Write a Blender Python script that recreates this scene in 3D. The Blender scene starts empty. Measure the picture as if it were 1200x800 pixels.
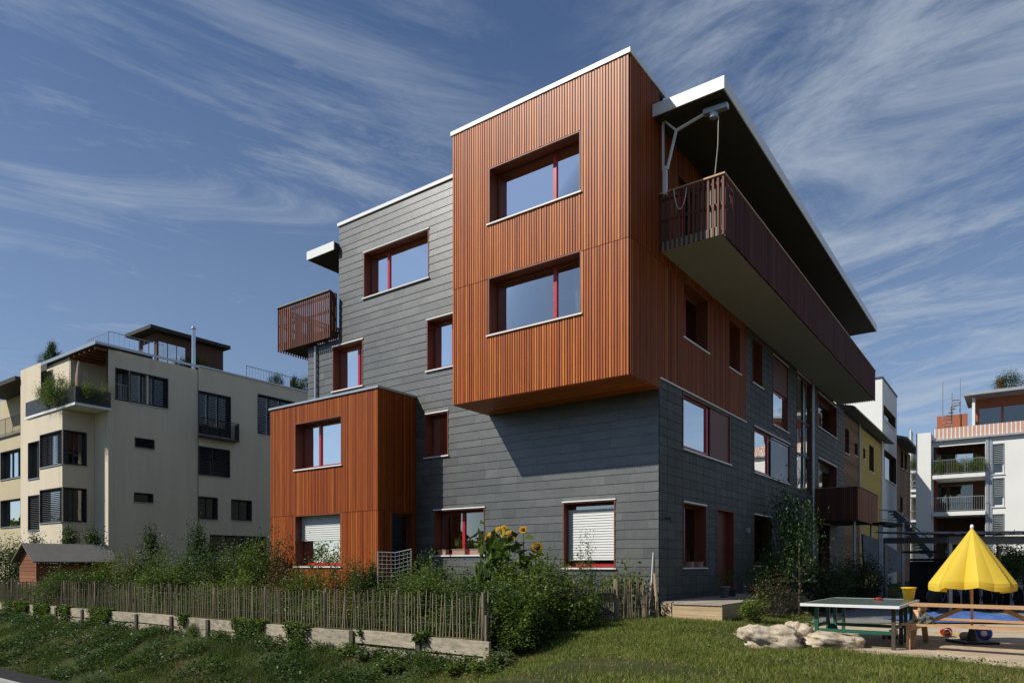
import bpy, math, random
import numpy as np
from mathutils import Vector, Matrix, noise
R = math.radians
rnd = random.Random(7)
scene = bpy.context.scene
COL = scene.collection
EYE = 1.45; FPX = 825.0; CX = 600.0; HY = 662.0
CA, SA = math.cos(R(36)), math.sin(R(36))
C0 = Vector((3.88, 18.6, 0.0))          # street corner of the main house
# ------------------------------------------------------------------ frames
# house frame: u runs left-away along the front, v runs away along the side wall
def UV(u, v, z=0.0):
    return Vector((C0.x - CA*u + SA*v, C0.y + SA*u + CA*v, z))
def u_at(px, v):
    k = (px-CX)/FPX
    return ((C0.x + SA*v) - k*(C0.y + CA*v)) / (k*SA + CA)
def v_at(px, u):
    k = (px-CX)/FPX
    return (k*(C0.y + SA*u) - (C0.x - CA*u)) / (SA - k*CA)
def z_at(py, u, v):
    return EYE + (HY-py)/FPX*(C0.y + SA*u + CA*v)
def pt(px, d, z=0.0):
    return Vector(((px-CX)/FPX*d, d, z))
def gp(px, py, z=0.0):
    d = (EYE-z)*FPX/(py-HY)
    return Vector(((px-CX)/FPX*d, d, z))
def sstep(a, b, x):
    t = min(1, max(0, (x-a)/(b-a))); return t*t*(3-2*t)
def sn(x, y):
    return (-CA*x + SA*y, SA*x + CA*y)
def ground_z(x, y):
    s, n = sn(x, y)
    T = sstep(5.2, 9.0, s)
    if n < 10.95:
        z = -(.55 + .87*sstep(0, 1, (10.95-n)/3.5))*T
    elif s < 8.7:
        z = -.55*T*(1-sstep(10.95, 12.6, n))
    else:
        z = -.03
    z += .1*sstep(12.5, 16.5, n)*sstep(3.0, 6.5, s)
    return z
# ------------------------------------------------------------------ mesh builder
class MB:
    def __init__(s): s.v = []; s.f = []; s.m = []; s.mats = []
    def mi(s, mat):
        if mat not in s.mats: s.mats.append(mat)
        return s.mats.index(mat)
    def add(s, vs, fs, mat=None):
        o = len(s.v); s.v += [tuple(p) for p in vs]
        k = s.mi(mat) if mat is not None else 0
        for f in fs: s.f.append(tuple(i+o for i in f)); s.m.append(k)
        return s
    def box(s, x0, x1, y0, y1, z0, z1, mat=None):
        if x0 > x1: x0, x1 = x1, x0
        if y0 > y1: y0, y1 = y1, y0
        if z0 > z1: z0, z1 = z1, z0
        return s.add([(x0,y0,z0),(x1,y0,z0),(x1,y1,z0),(x0,y1,z0),(x0,y0,z1),(x1,y0,z1),(x1,y1,z1),(x0,y1,z1)],
              [(0,3,2,1),(4,5,6,7),(0,1,5,4),(1,2,6,5),(2,3,7,6),(3,0,4,7)], mat)
    def beam(s, p, q, w, h, mat=None, up=(0,0,1)):
        p = Vector(p); q = Vector(q); d = (q-p).normalized(); up = Vector(up)
        if abs(d.dot(up)) > .98: up = Vector((1,0,0))
        a = d.cross(up).normalized()*w/2; b = a.cross(d).normalized()*h/2
        vs = [p-a-b,p+a-b,p+a+b,p-a+b,q-a-b,q+a-b,q+a+b,q-a+b]
        return s.add(vs, [(0,1,2,3),(7,6,5,4),(0,4,5,1),(1,5,6,2),(2,6,7,3),(3,7,4,0)], mat)
    def tube(s, pts, r, n=8, mat=None, r2=None, cap=True):
        pts = [Vector(p) for p in pts]; o = []; N = len(pts)
        for i, p in enumerate(pts):
            d = (pts[min(i+1,N-1)]-pts[max(i-1,0)]).normalized()
            up = Vector((0,0,1)) if abs(d.z) < .9 else Vector((1,0,0))
            a = d.cross(up).normalized(); b = a.cross(d)
            rr = r if r2 is None else r + (r2-r)*i/max(1,N-1)
            o += [p + (a*math.cos(2*math.pi*k/n) + b*math.sin(2*math.pi*k/n))*rr for k in range(n)]
        fs = []
        for i in range(N-1):
            for k in range(n):
                fs.append((i*n+k, i*n+(k+1)%n, (i+1)*n+(k+1)%n, (i+1)*n+k))
        if cap: fs.append(tuple(range(n))[::-1]); fs.append(tuple((N-1)*n+k for k in range(n)))
        return s.add(o, fs, mat)
    def lathe(s, prof, n=16, c=(0,0,0), mat=None):
        c = Vector(c); o = []
        for r, z in prof:
            o += [c + Vector((r*math.cos(2*math.pi*k/n), r*math.sin(2*math.pi*k/n), z)) for k in range(n)]
        fs = []
        for i in range(len(prof)-1):
            for k in range(n): fs.append((i*n+k, i*n+(k+1)%n, (i+1)*n+(k+1)%n, (i+1)*n+k))
        fs.append(tuple(range(n))[::-1]); fs.append(tuple((len(prof)-1)*n+k for k in range(n)))
        return s.add(o, fs, mat)
    def prism(s, poly, z0, z1, mat=None):
        n = len(poly)
        vs = [(p[0],p[1],z0) for p in poly] + [(p[0],p[1],z1) for p in poly]
        fs = [tuple(range(n))[::-1], tuple(range(n,2*n))] + [(i,(i+1)%n,n+(i+1)%n,n+i) for i in range(n)]
        return s.add(vs, fs, mat)
    def build(s, name, mat=None, parent=None, smooth=False, loc=None):
        me = bpy.data.meshes.new(name); me.from_pydata(s.v, [], s.f)
        ms = s.mats if s.mats and s.mats != [None] else [mat]
        for m in ms: me.materials.append(m)
        me.polygons.foreach_set('material_index', s.m)
        if smooth: me.polygons.foreach_set('use_smooth', [True]*len(s.f))
        me.update()
        o = bpy.data.objects.new(name, me); COL.objects.link(o)
        if parent is not None: o.parent = parent
        if loc is not None: o.location = loc
        return o
def npmesh(name, V, F, mat):
    me = bpy.data.meshes.new(name); k = F.shape[1]
    me.vertices.add(len(V)); me.vertices.foreach_set('co', V.astype(np.float32).ravel())
    me.loops.add(F.size); me.loops.foreach_set('vertex_index', F.astype(np.int32).ravel())
    me.polygons.add(len(F)); me.polygons.foreach_set('loop_start', np.arange(0, F.size, k, dtype=np.int32))
    me.polygons.foreach_set('loop_total', np.full(len(F), k, dtype=np.int32))
    me.update(calc_edges=True); me.materials.append(mat); return me
def empty(name, loc, rz=0.0):
    o = bpy.data.objects.new(name, None); COL.objects.link(o)
    o.location = loc; o.rotation_euler = (0,0,rz); o.empty_display_size = .2; return o
def tag(o, label=None, cat=None, group=None, kind=None):
    if label: o['label'] = label
    if cat: o['category'] = cat
    if group: o['group'] = group
    if kind: o['kind'] = kind
    return o
def thing(name, label, cat, loc=(0,0,0), rz=0.0, group=None):
    return tag(empty(name, loc, rz), label, cat, group)
def copy_tree(o, parent=None):
    c = o.copy(); COL.objects.link(c)
    if parent is not None: c.parent = parent
    for ch in list(o.children): copy_tree(ch, c)
    return c
# ------------------------------------------------------------------ materials
def nt(name):
    m = bpy.data.materials.new(name); m.use_nodes = True
    t = m.node_tree; b = t.nodes['Principled BSDF']; return m, t, b
def N(t, typ, **kw):
    n = t.nodes.new(typ)
    for k, v in kw.items():
        if k.startswith('i_'):
            n.inputs[int(k[2:]) if k[2:].isdigit() else k[2:]].default_value = v
        else: setattr(n, k, v)
    return n
def rgb(c): return (c[0], c[1], c[2], 1)
def plain(name, c, rough=.6, metal=0, var=.18, scale=3.0, bump=0.0, bscale=40, spec=.5, coords='Object', stretch=(1,1,1)):
    m, t, b = nt(name); L = t.links.new
    tc = N(t,'ShaderNodeTexCoord'); mp = N(t,'ShaderNodeMapping'); mp.inputs['Scale'].default_value = stretch
    L(tc.outputs[coords], mp.inputs[0])
    n1 = N(t,'ShaderNodeTexNoise'); n1.inputs['Scale'].default_value = scale; n1.inputs['Detail'].default_value = 6; n1.inputs['Roughness'].default_value = .65
    L(mp.outputs[0], n1.inputs['Vector'])
    mr = N(t,'ShaderNodeMapRange'); mr.inputs[1].default_value=.25; mr.inputs[2].default_value=.75; mr.inputs[3].default_value = 1-var; mr.inputs[4].default_value = 1+var
    L(n1.outputs['Fac'], mr.inputs[0])
    mx = N(t,'ShaderNodeVectorMath', operation='SCALE'); mx.inputs[0].default_value = c
    L(mr.outputs[0], mx.inputs['Scale']); L(mx.outputs[0], b.inputs['Base Color'])
    b.inputs['Roughness'].default_value = rough; b.inputs['Metallic'].default_value = metal
    b.inputs['Specular IOR Level'].default_value = spec
    if bump:
        n2 = N(t,'ShaderNodeTexNoise'); n2.inputs['Scale'].default_value = bscale; n2.inputs['Detail'].default_value = 4
        L(mp.outputs[0], n2.inputs['Vector'])
        bp = N(t,'ShaderNodeBump'); bp.inputs['Strength'].default_value = bump; bp.inputs['Distance'].default_value = .02
        L(n2.outputs['Fac'], bp.inputs['Height']); L(bp.outputs[0], b.inputs['Normal'])
    return m
def island(name, cols, rough=.6, stretch=(1,1,1), scale=6, nvar=.2, spec=.4, bump=0.1, patch=0.0):
    """cols: list of (pos, colour) picked at random for every board, slate or leaf"""
    m, t, b = nt(name); L = t.links.new
    g = N(t,'ShaderNodeNewGeometry'); cr = N(t,'ShaderNodeValToRGB')
    el = cr.color_ramp.elements
    while len(el) < len(cols): el.new(.5)
    for e, (p, c) in zip(el, cols): e.position = p; e.color = rgb(c)
    L(g.outputs['Random Per Island'], cr.inputs[0])
    tc = N(t,'ShaderNodeTexCoord'); mp = N(t,'ShaderNodeMapping'); mp.inputs['Scale'].default_value = stretch
    L(tc.outputs['Object'], mp.inputs[0])
    n1 = N(t,'ShaderNodeTexNoise'); n1.inputs['Scale'].default_value = scale; n1.inputs['Detail'].default_value = 6; n1.inputs['Roughness'].default_value = .7
    L(mp.outputs[0], n1.inputs['Vector'])
    mr = N(t,'ShaderNodeMapRange'); mr.inputs[1].default_value=.28; mr.inputs[2].default_value=.72; mr.inputs[3].default_value = 1-nvar; mr.inputs[4].default_value = 1+nvar
    L(n1.outputs['Fac'], mr.inputs[0])
    fac = mr.outputs[0]
    if patch:
        n3 = N(t,'ShaderNodeTexNoise'); n3.inputs['Scale'].default_value = .45; n3.inputs['Detail'].default_value = 3
        L(tc.outputs['Object'], n3.inputs['Vector'])
        m3 = N(t,'ShaderNodeMapRange'); m3.inputs[1].default_value=.3; m3.inputs[2].default_value=.7; m3.inputs[3].default_value = 1-patch; m3.inputs[4].default_value = 1+patch
        L(n3.outputs['Fac'], m3.inputs[0])
        mu = N(t,'ShaderNodeMath', operation='MULTIPLY'); L(mr.outputs[0], mu.inputs[0]); L(m3.outputs[0], mu.inputs[1]); fac = mu.outputs[0]
    mx = N(t,'ShaderNodeVectorMath', operation='SCALE')
    L(cr.outputs[0], mx.inputs[0]); L(fac, mx.inputs['Scale']); L(mx.outputs[0], b.inputs['Base Color'])
    b.inputs['Roughness'].default_value = rough; b.inputs['Specular IOR Level'].default_value = spec
    if bump:
        bp = N(t,'ShaderNodeBump'); bp.inputs['Strength'].default_value = bump; bp.inputs['Distance'].default_value = .01
        L(n1.outputs['Fac'], bp.inputs['Height']); L(bp.outputs[0], b.inputs['Normal'])
    return m
def leafmat(name, cols, trans=.35, rough=.5, spec=.35):
    m = island(name, cols, rough=rough, scale=1.3, nvar=.35, spec=spec, bump=0)
    t = m.node_tree; L = t.links.new; b = t.nodes['Principled BSDF']; out = t.nodes['Material Output']
    src = b.inputs['Base Color'].links[0].from_socket
    tr = N(t,'ShaderNodeBsdfTranslucent'); sc = N(t,'ShaderNodeVectorMath', operation='MULTIPLY'); sc.inputs[1].default_value = (1.15,1.35,.5)
    L(src, sc.inputs[0]); L(sc.outputs[0], tr.inputs['Color'])
    mx = N(t,'ShaderNodeMixShader'); mx.inputs[0].default_value = trans
    L(b.outputs[0], mx.inputs[1]); L(tr.outputs[0], mx.inputs[2]); L(mx.outputs[0], out.inputs['Surface'])
    return m
def glassmat(name, base=.42, tint=(.62,.68,.66)):
    m, t, b = nt(name); L = t.links.new; t.nodes.remove(b); out = t.nodes['Material Output']
    tr = N(t,'ShaderNodeBsdfTransparent'); tr.inputs[0].default_value = rgb(tint)
    gl = N(t,'ShaderNodeBsdfGlossy'); gl.inputs['Roughness'].default_value = .0; gl.inputs['Color'].default_value = (.95,.93,.89,1)
    tc = N(t,'ShaderNodeTexCoord'); n1 = N(t,'ShaderNodeTexNoise'); n1.inputs['Scale'].default_value = .9; n1.inputs['Detail'].default_value = 1
    L(tc.outputs['Object'], n1.inputs['Vector'])
    bp = N(t,'ShaderNodeBump'); bp.inputs['Strength'].default_value = .12; bp.inputs['Distance'].default_value = .06
    L(n1.outputs['Fac'], bp.inputs['Height']); L(bp.outputs[0], gl.inputs['Normal'])
    fr = N(t,'ShaderNodeFresnel'); fr.inputs[0].default_value = 1.5
    ad = N(t,'ShaderNodeMath', operation='ADD', use_clamp=True); ad.inputs[1].default_value = base
    L(fr.outputs[0], ad.inputs[0])
    mx = N(t,'ShaderNodeMixShader'); L(ad.outputs[0], mx.inputs[0]); L(tr.outputs[0], mx.inputs[1]); L(gl.outputs[0], mx.inputs[2]); L(mx.outputs[0], out.inputs['Surface'])
    return m
M = {}
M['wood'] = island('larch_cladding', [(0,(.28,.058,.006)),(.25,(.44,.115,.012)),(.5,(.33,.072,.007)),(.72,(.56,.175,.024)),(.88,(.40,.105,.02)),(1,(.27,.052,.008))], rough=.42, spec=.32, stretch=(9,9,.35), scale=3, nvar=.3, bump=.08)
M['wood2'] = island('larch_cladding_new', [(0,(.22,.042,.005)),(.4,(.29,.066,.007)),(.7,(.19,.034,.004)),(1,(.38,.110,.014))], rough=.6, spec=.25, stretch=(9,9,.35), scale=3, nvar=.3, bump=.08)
M['slate'] = island('grey_slate', [(0,(.056,.058,.052)),(.3,(.072,.074,.066)),(.6,(.085,.087,.078)),(.85,(.064,.066,.06)),(1,(.105,.107,.095))], rough=.40, scale=4.5, nvar=.22, spec=1.0, bump=.25, patch=.16)
M['slate_side'] = island('grey_slate_side', [(0,(.06,.063,.058)),(.5,(.072,.075,.069)),(1,(.09,.093,.085))], rough=.6, scale=4.5, nvar=.16, spec=.22, bump=.2, patch=.1)
M['joint'] = plain('dark_backing', (.02,.02,.02), .9)  # near-black, so the shadow in gaps between slates is in the colour
M['batten'] = plain('brown_backing_board', (.11,.03,.008), .8)
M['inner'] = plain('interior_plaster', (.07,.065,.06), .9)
M['white'] = plain('white_metal', (.78,.78,.76), .35, var=.05)
M['zinc'] = plain('zinc_trim', (.45,.46,.47), .35, metal=.6, var=.08)
M['red'] = plain('red_frame', (.42,.018,.03), .35, var=.08)
M['reveal'] = plain('brown_reveal', (.15,.036,.014), .55, var=.2, stretch=(6,6,1))
M['bwood'] = island('balcony_timber', [(0,(.09,.026,.016)),(.5,(.13,.036,.02)),(1,(.18,.055,.03))], rough=.6, stretch=(8,8,.5), scale=3, nvar=.25)
M['soffit'] = plain('balcony_soffit', (.27,.265,.20), .8, var=.06, scale=1)
M['dark_soffit'] = plain('roof_soffit', (.035,.03,.02), .8, var=.12)
M['glass'] = glassmat('window_glass', .36)
M['glass_side'] = glassmat('side_window_glass', .68)
M['glass_dark'] = glassmat('cream_block_glass', .12, (.3,.33,.34))
M['curtain'] = plain('white_curtain', (.6,.6,.58), .9, var=.15, stretch=(25,25,.4))
M['blind'] = plain('venetian_blind', (.56,.57,.54), .45, var=.05)
M['dblind'] = plain('dark_louvre', (.10,.105,.115), .4, var=.1, metal=.3)
M['cream'] = plain('cream_render', (.62,.535,.405), .9, var=.09, scale=1.0, bump=.1, bscale=60, stretch=(1.2,1.2,.16))
M['cream2'] = plain('cream_render_wing', (.50,.42,.27), .9, var=.07, scale=.5)
M['whiterender'] = plain('white_render', (.72,.72,.69), .85, var=.05, scale=.4)
M['graywall'] = plain('grey_render', (.35,.36,.36), .85, var=.08)
M['brownboards'] = island('brown_weathered_boards', [(0,(.17,.085,.035)),(.5,(.24,.12,.05)),(1,(.30,.16,.07))], rough=.8, stretch=(.6,.6,8), scale=3, nvar=.25)
M['yellowboards'] = island('yellow_painted_boards', [(0,(.50,.34,.06)),(1,(.56,.39,.08))], rough=.7, scale=3, nvar=.12)
M['darkbrown'] = island('dark_brown_boards', [(0,(.07,.035,.02)),(1,(.11,.055,.03))], rough=.75, stretch=(.6,.6,8), scale=3, nvar=.25)
M['darkmetal'] = plain('dark_steel', (.04,.042,.045), .5, metal=.3)
M['steel'] = plain('galvanised_steel', (.42,.44,.45), .4, metal=.6, var=.12)
M['oldwood'] = island('weathered_paling', [(0,(.10,.08,.05)),(.4,(.17,.14,.09)),(.75,(.26,.21,.14)),(1,(.12,.10,.065))], rough=.85, stretch=(8,8,1), scale=4, nvar=.35)
M['sleeper'] = island('weathered_sleeper', [(0,(.24,.20,.14)),(1,(.38,.33,.25))], rough=.9, stretch=(1.6,1.6,5), scale=2.6, nvar=.5, bump=.4, patch=.2)
M['postwood'] = plain('dark_post', (.07,.055,.04), .9, var=.4, stretch=(6,6,1), scale=4)
M['deck'] = island('deck_boards', [(0,(.30,.25,.19)),(1,(.38,.33,.26))], rough=.8, stretch=(1,6,6), scale=2, nvar=.25)
M['deckside'] = island('pale_deck_fascia', [(0,(.42,.30,.17)),(1,(.50,.37,.22))], rough=.75, stretch=(1,1,8), scale=2, nvar=.2)
M['bench'] = island('varnished_pine', [(0,(.40,.23,.11)),(1,(.52,.31,.16))], rough=.5, stretch=(2,2,2), scale=5, nvar=.2)
M['concrete'] = plain('concrete', (.34,.34,.32), .9, var=.2, scale=1.5, bump=.2)
M['asphalt'] = plain('asphalt', (.035,.035,.037), .95, var=.2, scale=6, bump=.4, bscale=120, spec=.08)
M['kerb'] = plain('kerb_stone', (.36,.35,.33), .85, var=.2, scale=5)
M['paving'] = plain('grey_paving', (.19,.185,.175), .85, var=.25, scale=2.5, bump=.2)
M['sand'] = plain('sandy_gravel', (.44,.35,.24), .95, var=.28, scale=2.2, bump=.6, bscale=70)
M['yellow'] = plain('yellow_cloth', (.80,.60,.06), .65, var=.05, scale=2)
M['yplastic'] = plain('yellow_plastic', (.80,.48,.02), .35, var=.03)
M['blue'] = plain('blue_plastic', (.02,.045,.35), .35, var=.05)
M['tarp'] = plain('blue_tarpaulin', (.06,.13,.34), .5, var=.15, bump=.5, bscale=9)
M['redp'] = plain('red_plastic', (.36,.015,.02), .4, var=.05)
M['black'] = plain('black_rubber', (.015,.015,.016), .6)
M['chrome'] = plain('chrome', (.6,.6,.6), .2, metal=.9, var=.05)
M['tgreen'] = plain('green_table_top', (.10,.135,.11), .22, var=.15, scale=2, spec=.6)
M['green_steel'] = plain('green_steel', (.015,.10,.06), .4, var=.05)
M['terracotta'] = plain('terracotta', (.38,.16,.09), .8, var=.15)
M['pinkpot'] = plain('planter_clay', (.36,.22,.17), .8, var=.15)
M['bark'] = plain('bark', (.09,.065,.045), .9, var=.4, stretch=(5,5,1), scale=6, bump=.5)
M['stem'] = plain('green_stem', (.06,.10,.03), .7, var=.2)
M['felt'] = plain('roofing_felt', (.15,.14,.125), .9, var=.15)
M['rope'] = plain('rope', (.5,.47,.4), .8)
M['net'] = plain('white_netting', (.65,.66,.66), .6)
M['orange'] = plain('rust_render', (.34,.105,.05), .8, var=.08)
M['stripe'] = plain('salmon_awning', (.52,.30,.22), .8, var=.05)
M['panel'] = plain('solar_panel', (.012,.02,.035), .15, var=.05)
M['bikeframe'] = plain('bike_paint', (.05,.06,.10), .3)
M['beamgrey'] = plain('painted_beam', (.13,.14,.14), .5)
M['olivecloth'] = plain('olive_cloth', (.10,.11,.09), .9, var=.4, scale=12)
M['white_cloth'] = plain('parasol_cloth', (.30,.22,.17), .8, var=.1)
def add_trans(m,col,f):
    t=m.node_tree; b=t.nodes['Principled BSDF']; out=t.nodes['Material Output']; tr=N(t,'ShaderNodeBsdfTranslucent'); tr.inputs[0].default_value=rgb(col)
    mx=N(t,'ShaderNodeMixShader'); mx.inputs[0].default_value=f; t.links.new(b.outputs[0],mx.inputs[1]); t.links.new(tr.outputs[0],mx.inputs[2]); t.links.new(mx.outputs[0],out.inputs['Surface'])
add_trans(M['yellow'],(.85,.55,.03),.3); add_trans(M['curtain'],(.6,.6,.58),.3)
# rock
def rockmat():
    m, t, b = nt('limestone'); L = t.links.new
    tc = N(t,'ShaderNodeTexCoord'); n1 = N(t,'ShaderNodeTexNoise'); n1.inputs['Scale'].default_value = 5; n1.inputs['Detail'].default_value = 9; n1.inputs['Roughness'].default_value=.7
    L(tc.outputs['Object'], n1.inputs['Vector'])
    cr = N(t,'ShaderNodeValToRGB'); e = cr.color_ramp.elements
    e[0].position=.32; e[0].color=(.17,.13,.09,1); e[1].position=.62; e[1].color=(.60,.52,.40,1)
    k = e.new(.46); k.color=(.42,.34,.24,1)
    L(n1.outputs['Fac'], cr.inputs[0]); L(cr.outputs[0], b.inputs['Base Color']); b.inputs['Roughness'].default_value=.9
    bp = N(t,'ShaderNodeBump'); bp.inputs['Strength'].default_value=.9; bp.inputs['Distance'].default_value=.05
    L(n1.outputs['Fac'], bp.inputs['Height']); L(bp.outputs[0], b.inputs['Normal']); return m
M['rock'] = rockmat()
def groundmat():
    m, t, b = nt('lawn_soil'); L = t.links.new
    tc = N(t,'ShaderNodeTexCoord')
    n1 = N(t,'ShaderNodeTexNoise'); n1.inputs['Scale'].default_value=.5; n1.inputs['Detail'].default_value=8; n1.inputs['Roughness'].default_value=.65
    n2 = N(t,'ShaderNodeTexNoise'); n2.inputs['Scale'].default_value=14; n2.inputs['Detail'].default_value=6
    L(tc.outputs['Object'], n1.inputs['Vector']); L(tc.outputs['Object'], n2.inputs['Vector'])
    cr = N(t,'ShaderNodeValToRGB'); e = cr.color_ramp.elements
    e[0].position=.38; e[0].color=(.035,.05,.016,1); e[1].position=.70; e[1].color=(.18,.13,.065,1)
    k=e.new(.52); k.color=(.05,.055,.02,1)
    ad = N(t,'ShaderNodeMath', operation='MULTIPLY_ADD'); ad.inputs[1].default_value=.35; L(n2.outputs['Fac'], ad.inputs[0])
    sb = N(t,'ShaderNodeMath', operation='SUBTRACT'); L(n1.outputs['Fac'], sb.inputs[0]); sb.inputs[1].default_value=.175
    L(sb.outputs[0], ad.inputs[2]); L(ad.outputs[0], cr.inputs[0]); L(cr.outputs[0], b.inputs['Base Color'])
    b.inputs['Roughness'].default_value=1; b.inputs['Specular IOR Level'].default_value=.1
    bp = N(t,'ShaderNodeBump'); bp.inputs['Strength'].default_value=.8; bp.inputs['Distance'].default_value=.04
    L(n2.outputs['Fac'], bp.inputs['Height']); L(bp.outputs[0], b.inputs['Normal']); return m
M['ground'] = groundmat()
M['grass'] = leafmat('grass_blades', [(0,(.08,.115,.016)),(.4,(.13,.165,.026)),(.72,(.185,.205,.04)),(.88,(.28,.25,.09)),(1,(.36,.30,.14))], .3, .6, .2)
M['grass_bank'] = leafmat('long_grass_blades', [(0,(.03,.06,.012)),(.45,(.055,.09,.018)),(.8,(.085,.115,.026)),(.95,(.15,.12,.055)),(1,(.20,.16,.08))], .3, .6, .2)
M['leaf_a'] = leafmat('leaf_mid_green', [(0,(.04,.07,.015)),(.5,(.08,.125,.024)),(1,(.16,.21,.05))])
M['leaf_b'] = leafmat('leaf_yellow_green', [(0,(.07,.10,.018)),(.5,(.12,.16,.03)),(1,(.20,.22,.05))])
M['leaf_c'] = leafmat('leaf_dark_green', [(0,(.018,.04,.012)),(.5,(.035,.068,.018)),(1,(.08,.12,.03))])
M['leaf_d'] = leafmat('leaf_grey_green', [(0,(.07,.09,.05)),(.5,(.11,.14,.07)),(1,(.19,.21,.12))])
M['leaf_e'] = leafmat('leaf_red_brown', [(0,(.035,.018,.012)),(.5,(.06,.022,.015)),(.75,(.04,.045,.018)),(1,(.11,.035,.02))], .25)
M['leaf_f'] = leafmat('leaf_autumn', [(0,(.14,.06,.02)),(.5,(.09,.10,.025)),(1,(.20,.10,.03))], .3)
M['petal'] = leafmat('sunflower_petal', [(0,(.75,.38,.01)),(1,(.85,.52,.03))], .3)
M['seed'] = plain('sunflower_seed_disc', (.10,.04,.015), .9, var=.3, scale=30)
M['flower_w'] = plain('pale_blossom', (.65,.62,.55), .7)
# ------------------------------------------------------------------ faces of buildings
class Face:
    """vertical wall plane of a building; a runs along it, d points outward"""
    def __init__(s, kind, c, ou=0.0, ov=0.0):
        s.k = kind; s.c = c; s.ou = ou; s.ov = ov      # ou, ov: origin of the parent in house coordinates
    def P(s, a, d, z):
        if s.k == 'F': return (-(a-s.ou), s.c - d - s.ov, z)
        return (-(s.c-s.ou) + d, a-s.ov, z)
    def a(s, px): return u_at(px, s.c) if s.k == 'F' else v_at(px, s.c)
    def z(s, py, a): return z_at(py, a, s.c) if s.k == 'F' else z_at(py, s.c, a)
    def rect(s, pl, pr, pT, pB):
        al, ar = s.a(pl), s.a(pr); zT, zB = s.z(pT, al), s.z(pB, al)
        return (min(al,ar), max(al,ar), min(zT,zB), max(zT,zB))
    def box(s, mb, a0, a1, d0, d1, z0, z1, mat=None):
        p = s.P(a0,d0,z0); q = s.P(a1,d1,z1); mb.box(p[0],q[0],p[1],q[1],p[2],q[2],mat)
    def quad(s, mb, a0, a1, z0, z1, d, mat=None):
        mb.add([s.P(a0,d,z0),s.P(a1,d,z0),s.P(a1,d,z1),s.P(a0,d,z1)], [(0,1,2,3)], mat)
def sub_rects(r, holes):
    out = [r]
    for h in holes:
        nx = []
        for (a0,a1,z0,z1) in out:
            if h[0] >= a1 or h[1] <= a0 or h[2] >= z1 or h[3] <= z0: nx.append((a0,a1,z0,z1)); continue
            if h[0] > a0: nx.append((a0,h[0],z0,z1))
            if h[1] < a1: nx.append((h[1],a1,z0,z1))
            b0, b1 = max(a0,h[0]), min(a1,h[1])
            if h[2] > z0: nx.append((b0,b1,z0,h[2]))
            if h[3] < z1: nx.append((b0,b1,h[3],z1))
        out = nx
    return [r for r in out if r[1]-r[0] > .012 and r[3]-r[2] > .012]
def backing(F, mb, regs, holes, th=.34, mat=None, inner=None):
    for r in regs:
        A = sorted({r[0],r[1]} | {x for h in holes for x in h[:2] if r[0]<x<r[1]})
        Z = sorted({r[2],r[3]} | {x for h in holes for x in h[2:] if r[2]<x<r[3]})
        for a0,a1 in zip(A,A[1:]):
            for z0,z1 in zip(Z,Z[1:]):
                ca, cz = (a0+a1)/2, (z0+z1)/2
                if any(h[0]<ca<h[1] and h[2]<cz<h[3] for h in holes): continue
                F.quad(mb,a0,a1,z0,z1,-.004,mat); F.quad(mb,a0,a1,z0,z1,-th,inner or mat)
def slates(F, mb, reg, holes, courses, lens, seed, mat, stagger=True, proud=.02):
    r = random.Random(seed); z = reg[2]; k = 0
    while z < reg[3]-.01:
        h = courses[k % len(courses)] if stagger else courses[0]
        z1 = min(z+h, reg[3]); a = reg[0] - (r.random()*lens[0] if stagger else 0)
        while a < reg[1]:
            w = r.uniform(*lens); b0, b1 = max(a,reg[0]), min(a+w,reg[1])
            for (p,q,s0,s1) in sub_rects((b0,b1,z,z1), holes) if b1-b0 > .02 else []:
                e = r.uniform(-.002,.002); g = .0015 if stagger else .008
                v = [F.P(p+g,0.002,s0),F.P(q-g,0.002,s0),F.P(q-g,0.002,s1),F.P(p+g,0.002,s1),
                     F.P(p+g,proud+e,s0+.006),F.P(q-g,proud+e,s0+.006),F.P(q-g,.006,s1),F.P(p+g,.006,s1)]
                fs = [(4,5,6,7),(0,1,5,4),(1,2,6,5),(2,3,7,6),(3,0,4,7)]
                if F.k == 'F': fs = [f[::-1] for f in fs]
                mb.add(v, fs, mat)
            a += w
        z = z1; k += 1
def boards(F, mb, reg, holes, joints, mat, pitch=.08, gap=.026, th=.03, seed=1):
    r = random.Random(seed); n = max(1, round((reg[1]-reg[0])/pitch)); p = (reg[1]-reg[0])/n
    Z = [reg[2]] + [j for j in joints if reg[2]<j<reg[3]] + [reg[3]]
    for i in range(n):
        a0 = reg[0]+i*p+gap/2; a1 = a0+p-gap
        for z0,z1 in zip(Z,Z[1:]):
            for (x0,x1,y0,y1) in sub_rects((a0,a1,z0+.008,z1-.008), holes):
                F.box(mb,x0,x1,.003,th+r.uniform(-.004,.004),y0,y1,mat)
def louvre(F, mb, a0, a1, z0, z1, d, mat, pitch=.075, w=.075, tilt=.5):
    z = z0+pitch/2
    while z < z1:
        p = [F.P(a0,d-w/2*math.cos(tilt),z+w/2*math.sin(tilt)),F.P(a1,d-w/2*math.cos(tilt),z+w/2*math.sin(tilt)),
             F.P(a1,d+w/2*math.cos(tilt),z-w/2*math.sin(tilt)),F.P(a0,d+w/2*math.cos(tilt),z-w/2*math.sin(tilt))]
        q = [(x,y,zz-.006) for x,y,zz in p]
        mb.add(p+q,[(0,1,2,3),(7,6,5,4),(0,4,5,1),(1,5,6,2),(2,6,7,3),(3,7,4,0)],mat); z += pitch
    F.box(mb,a0,a1,d-.025,d+.025,z1,z1+.04,mat); F.box(mb,a0,a1,d-.02,d+.02,z0,z0+.02,mat)
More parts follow.
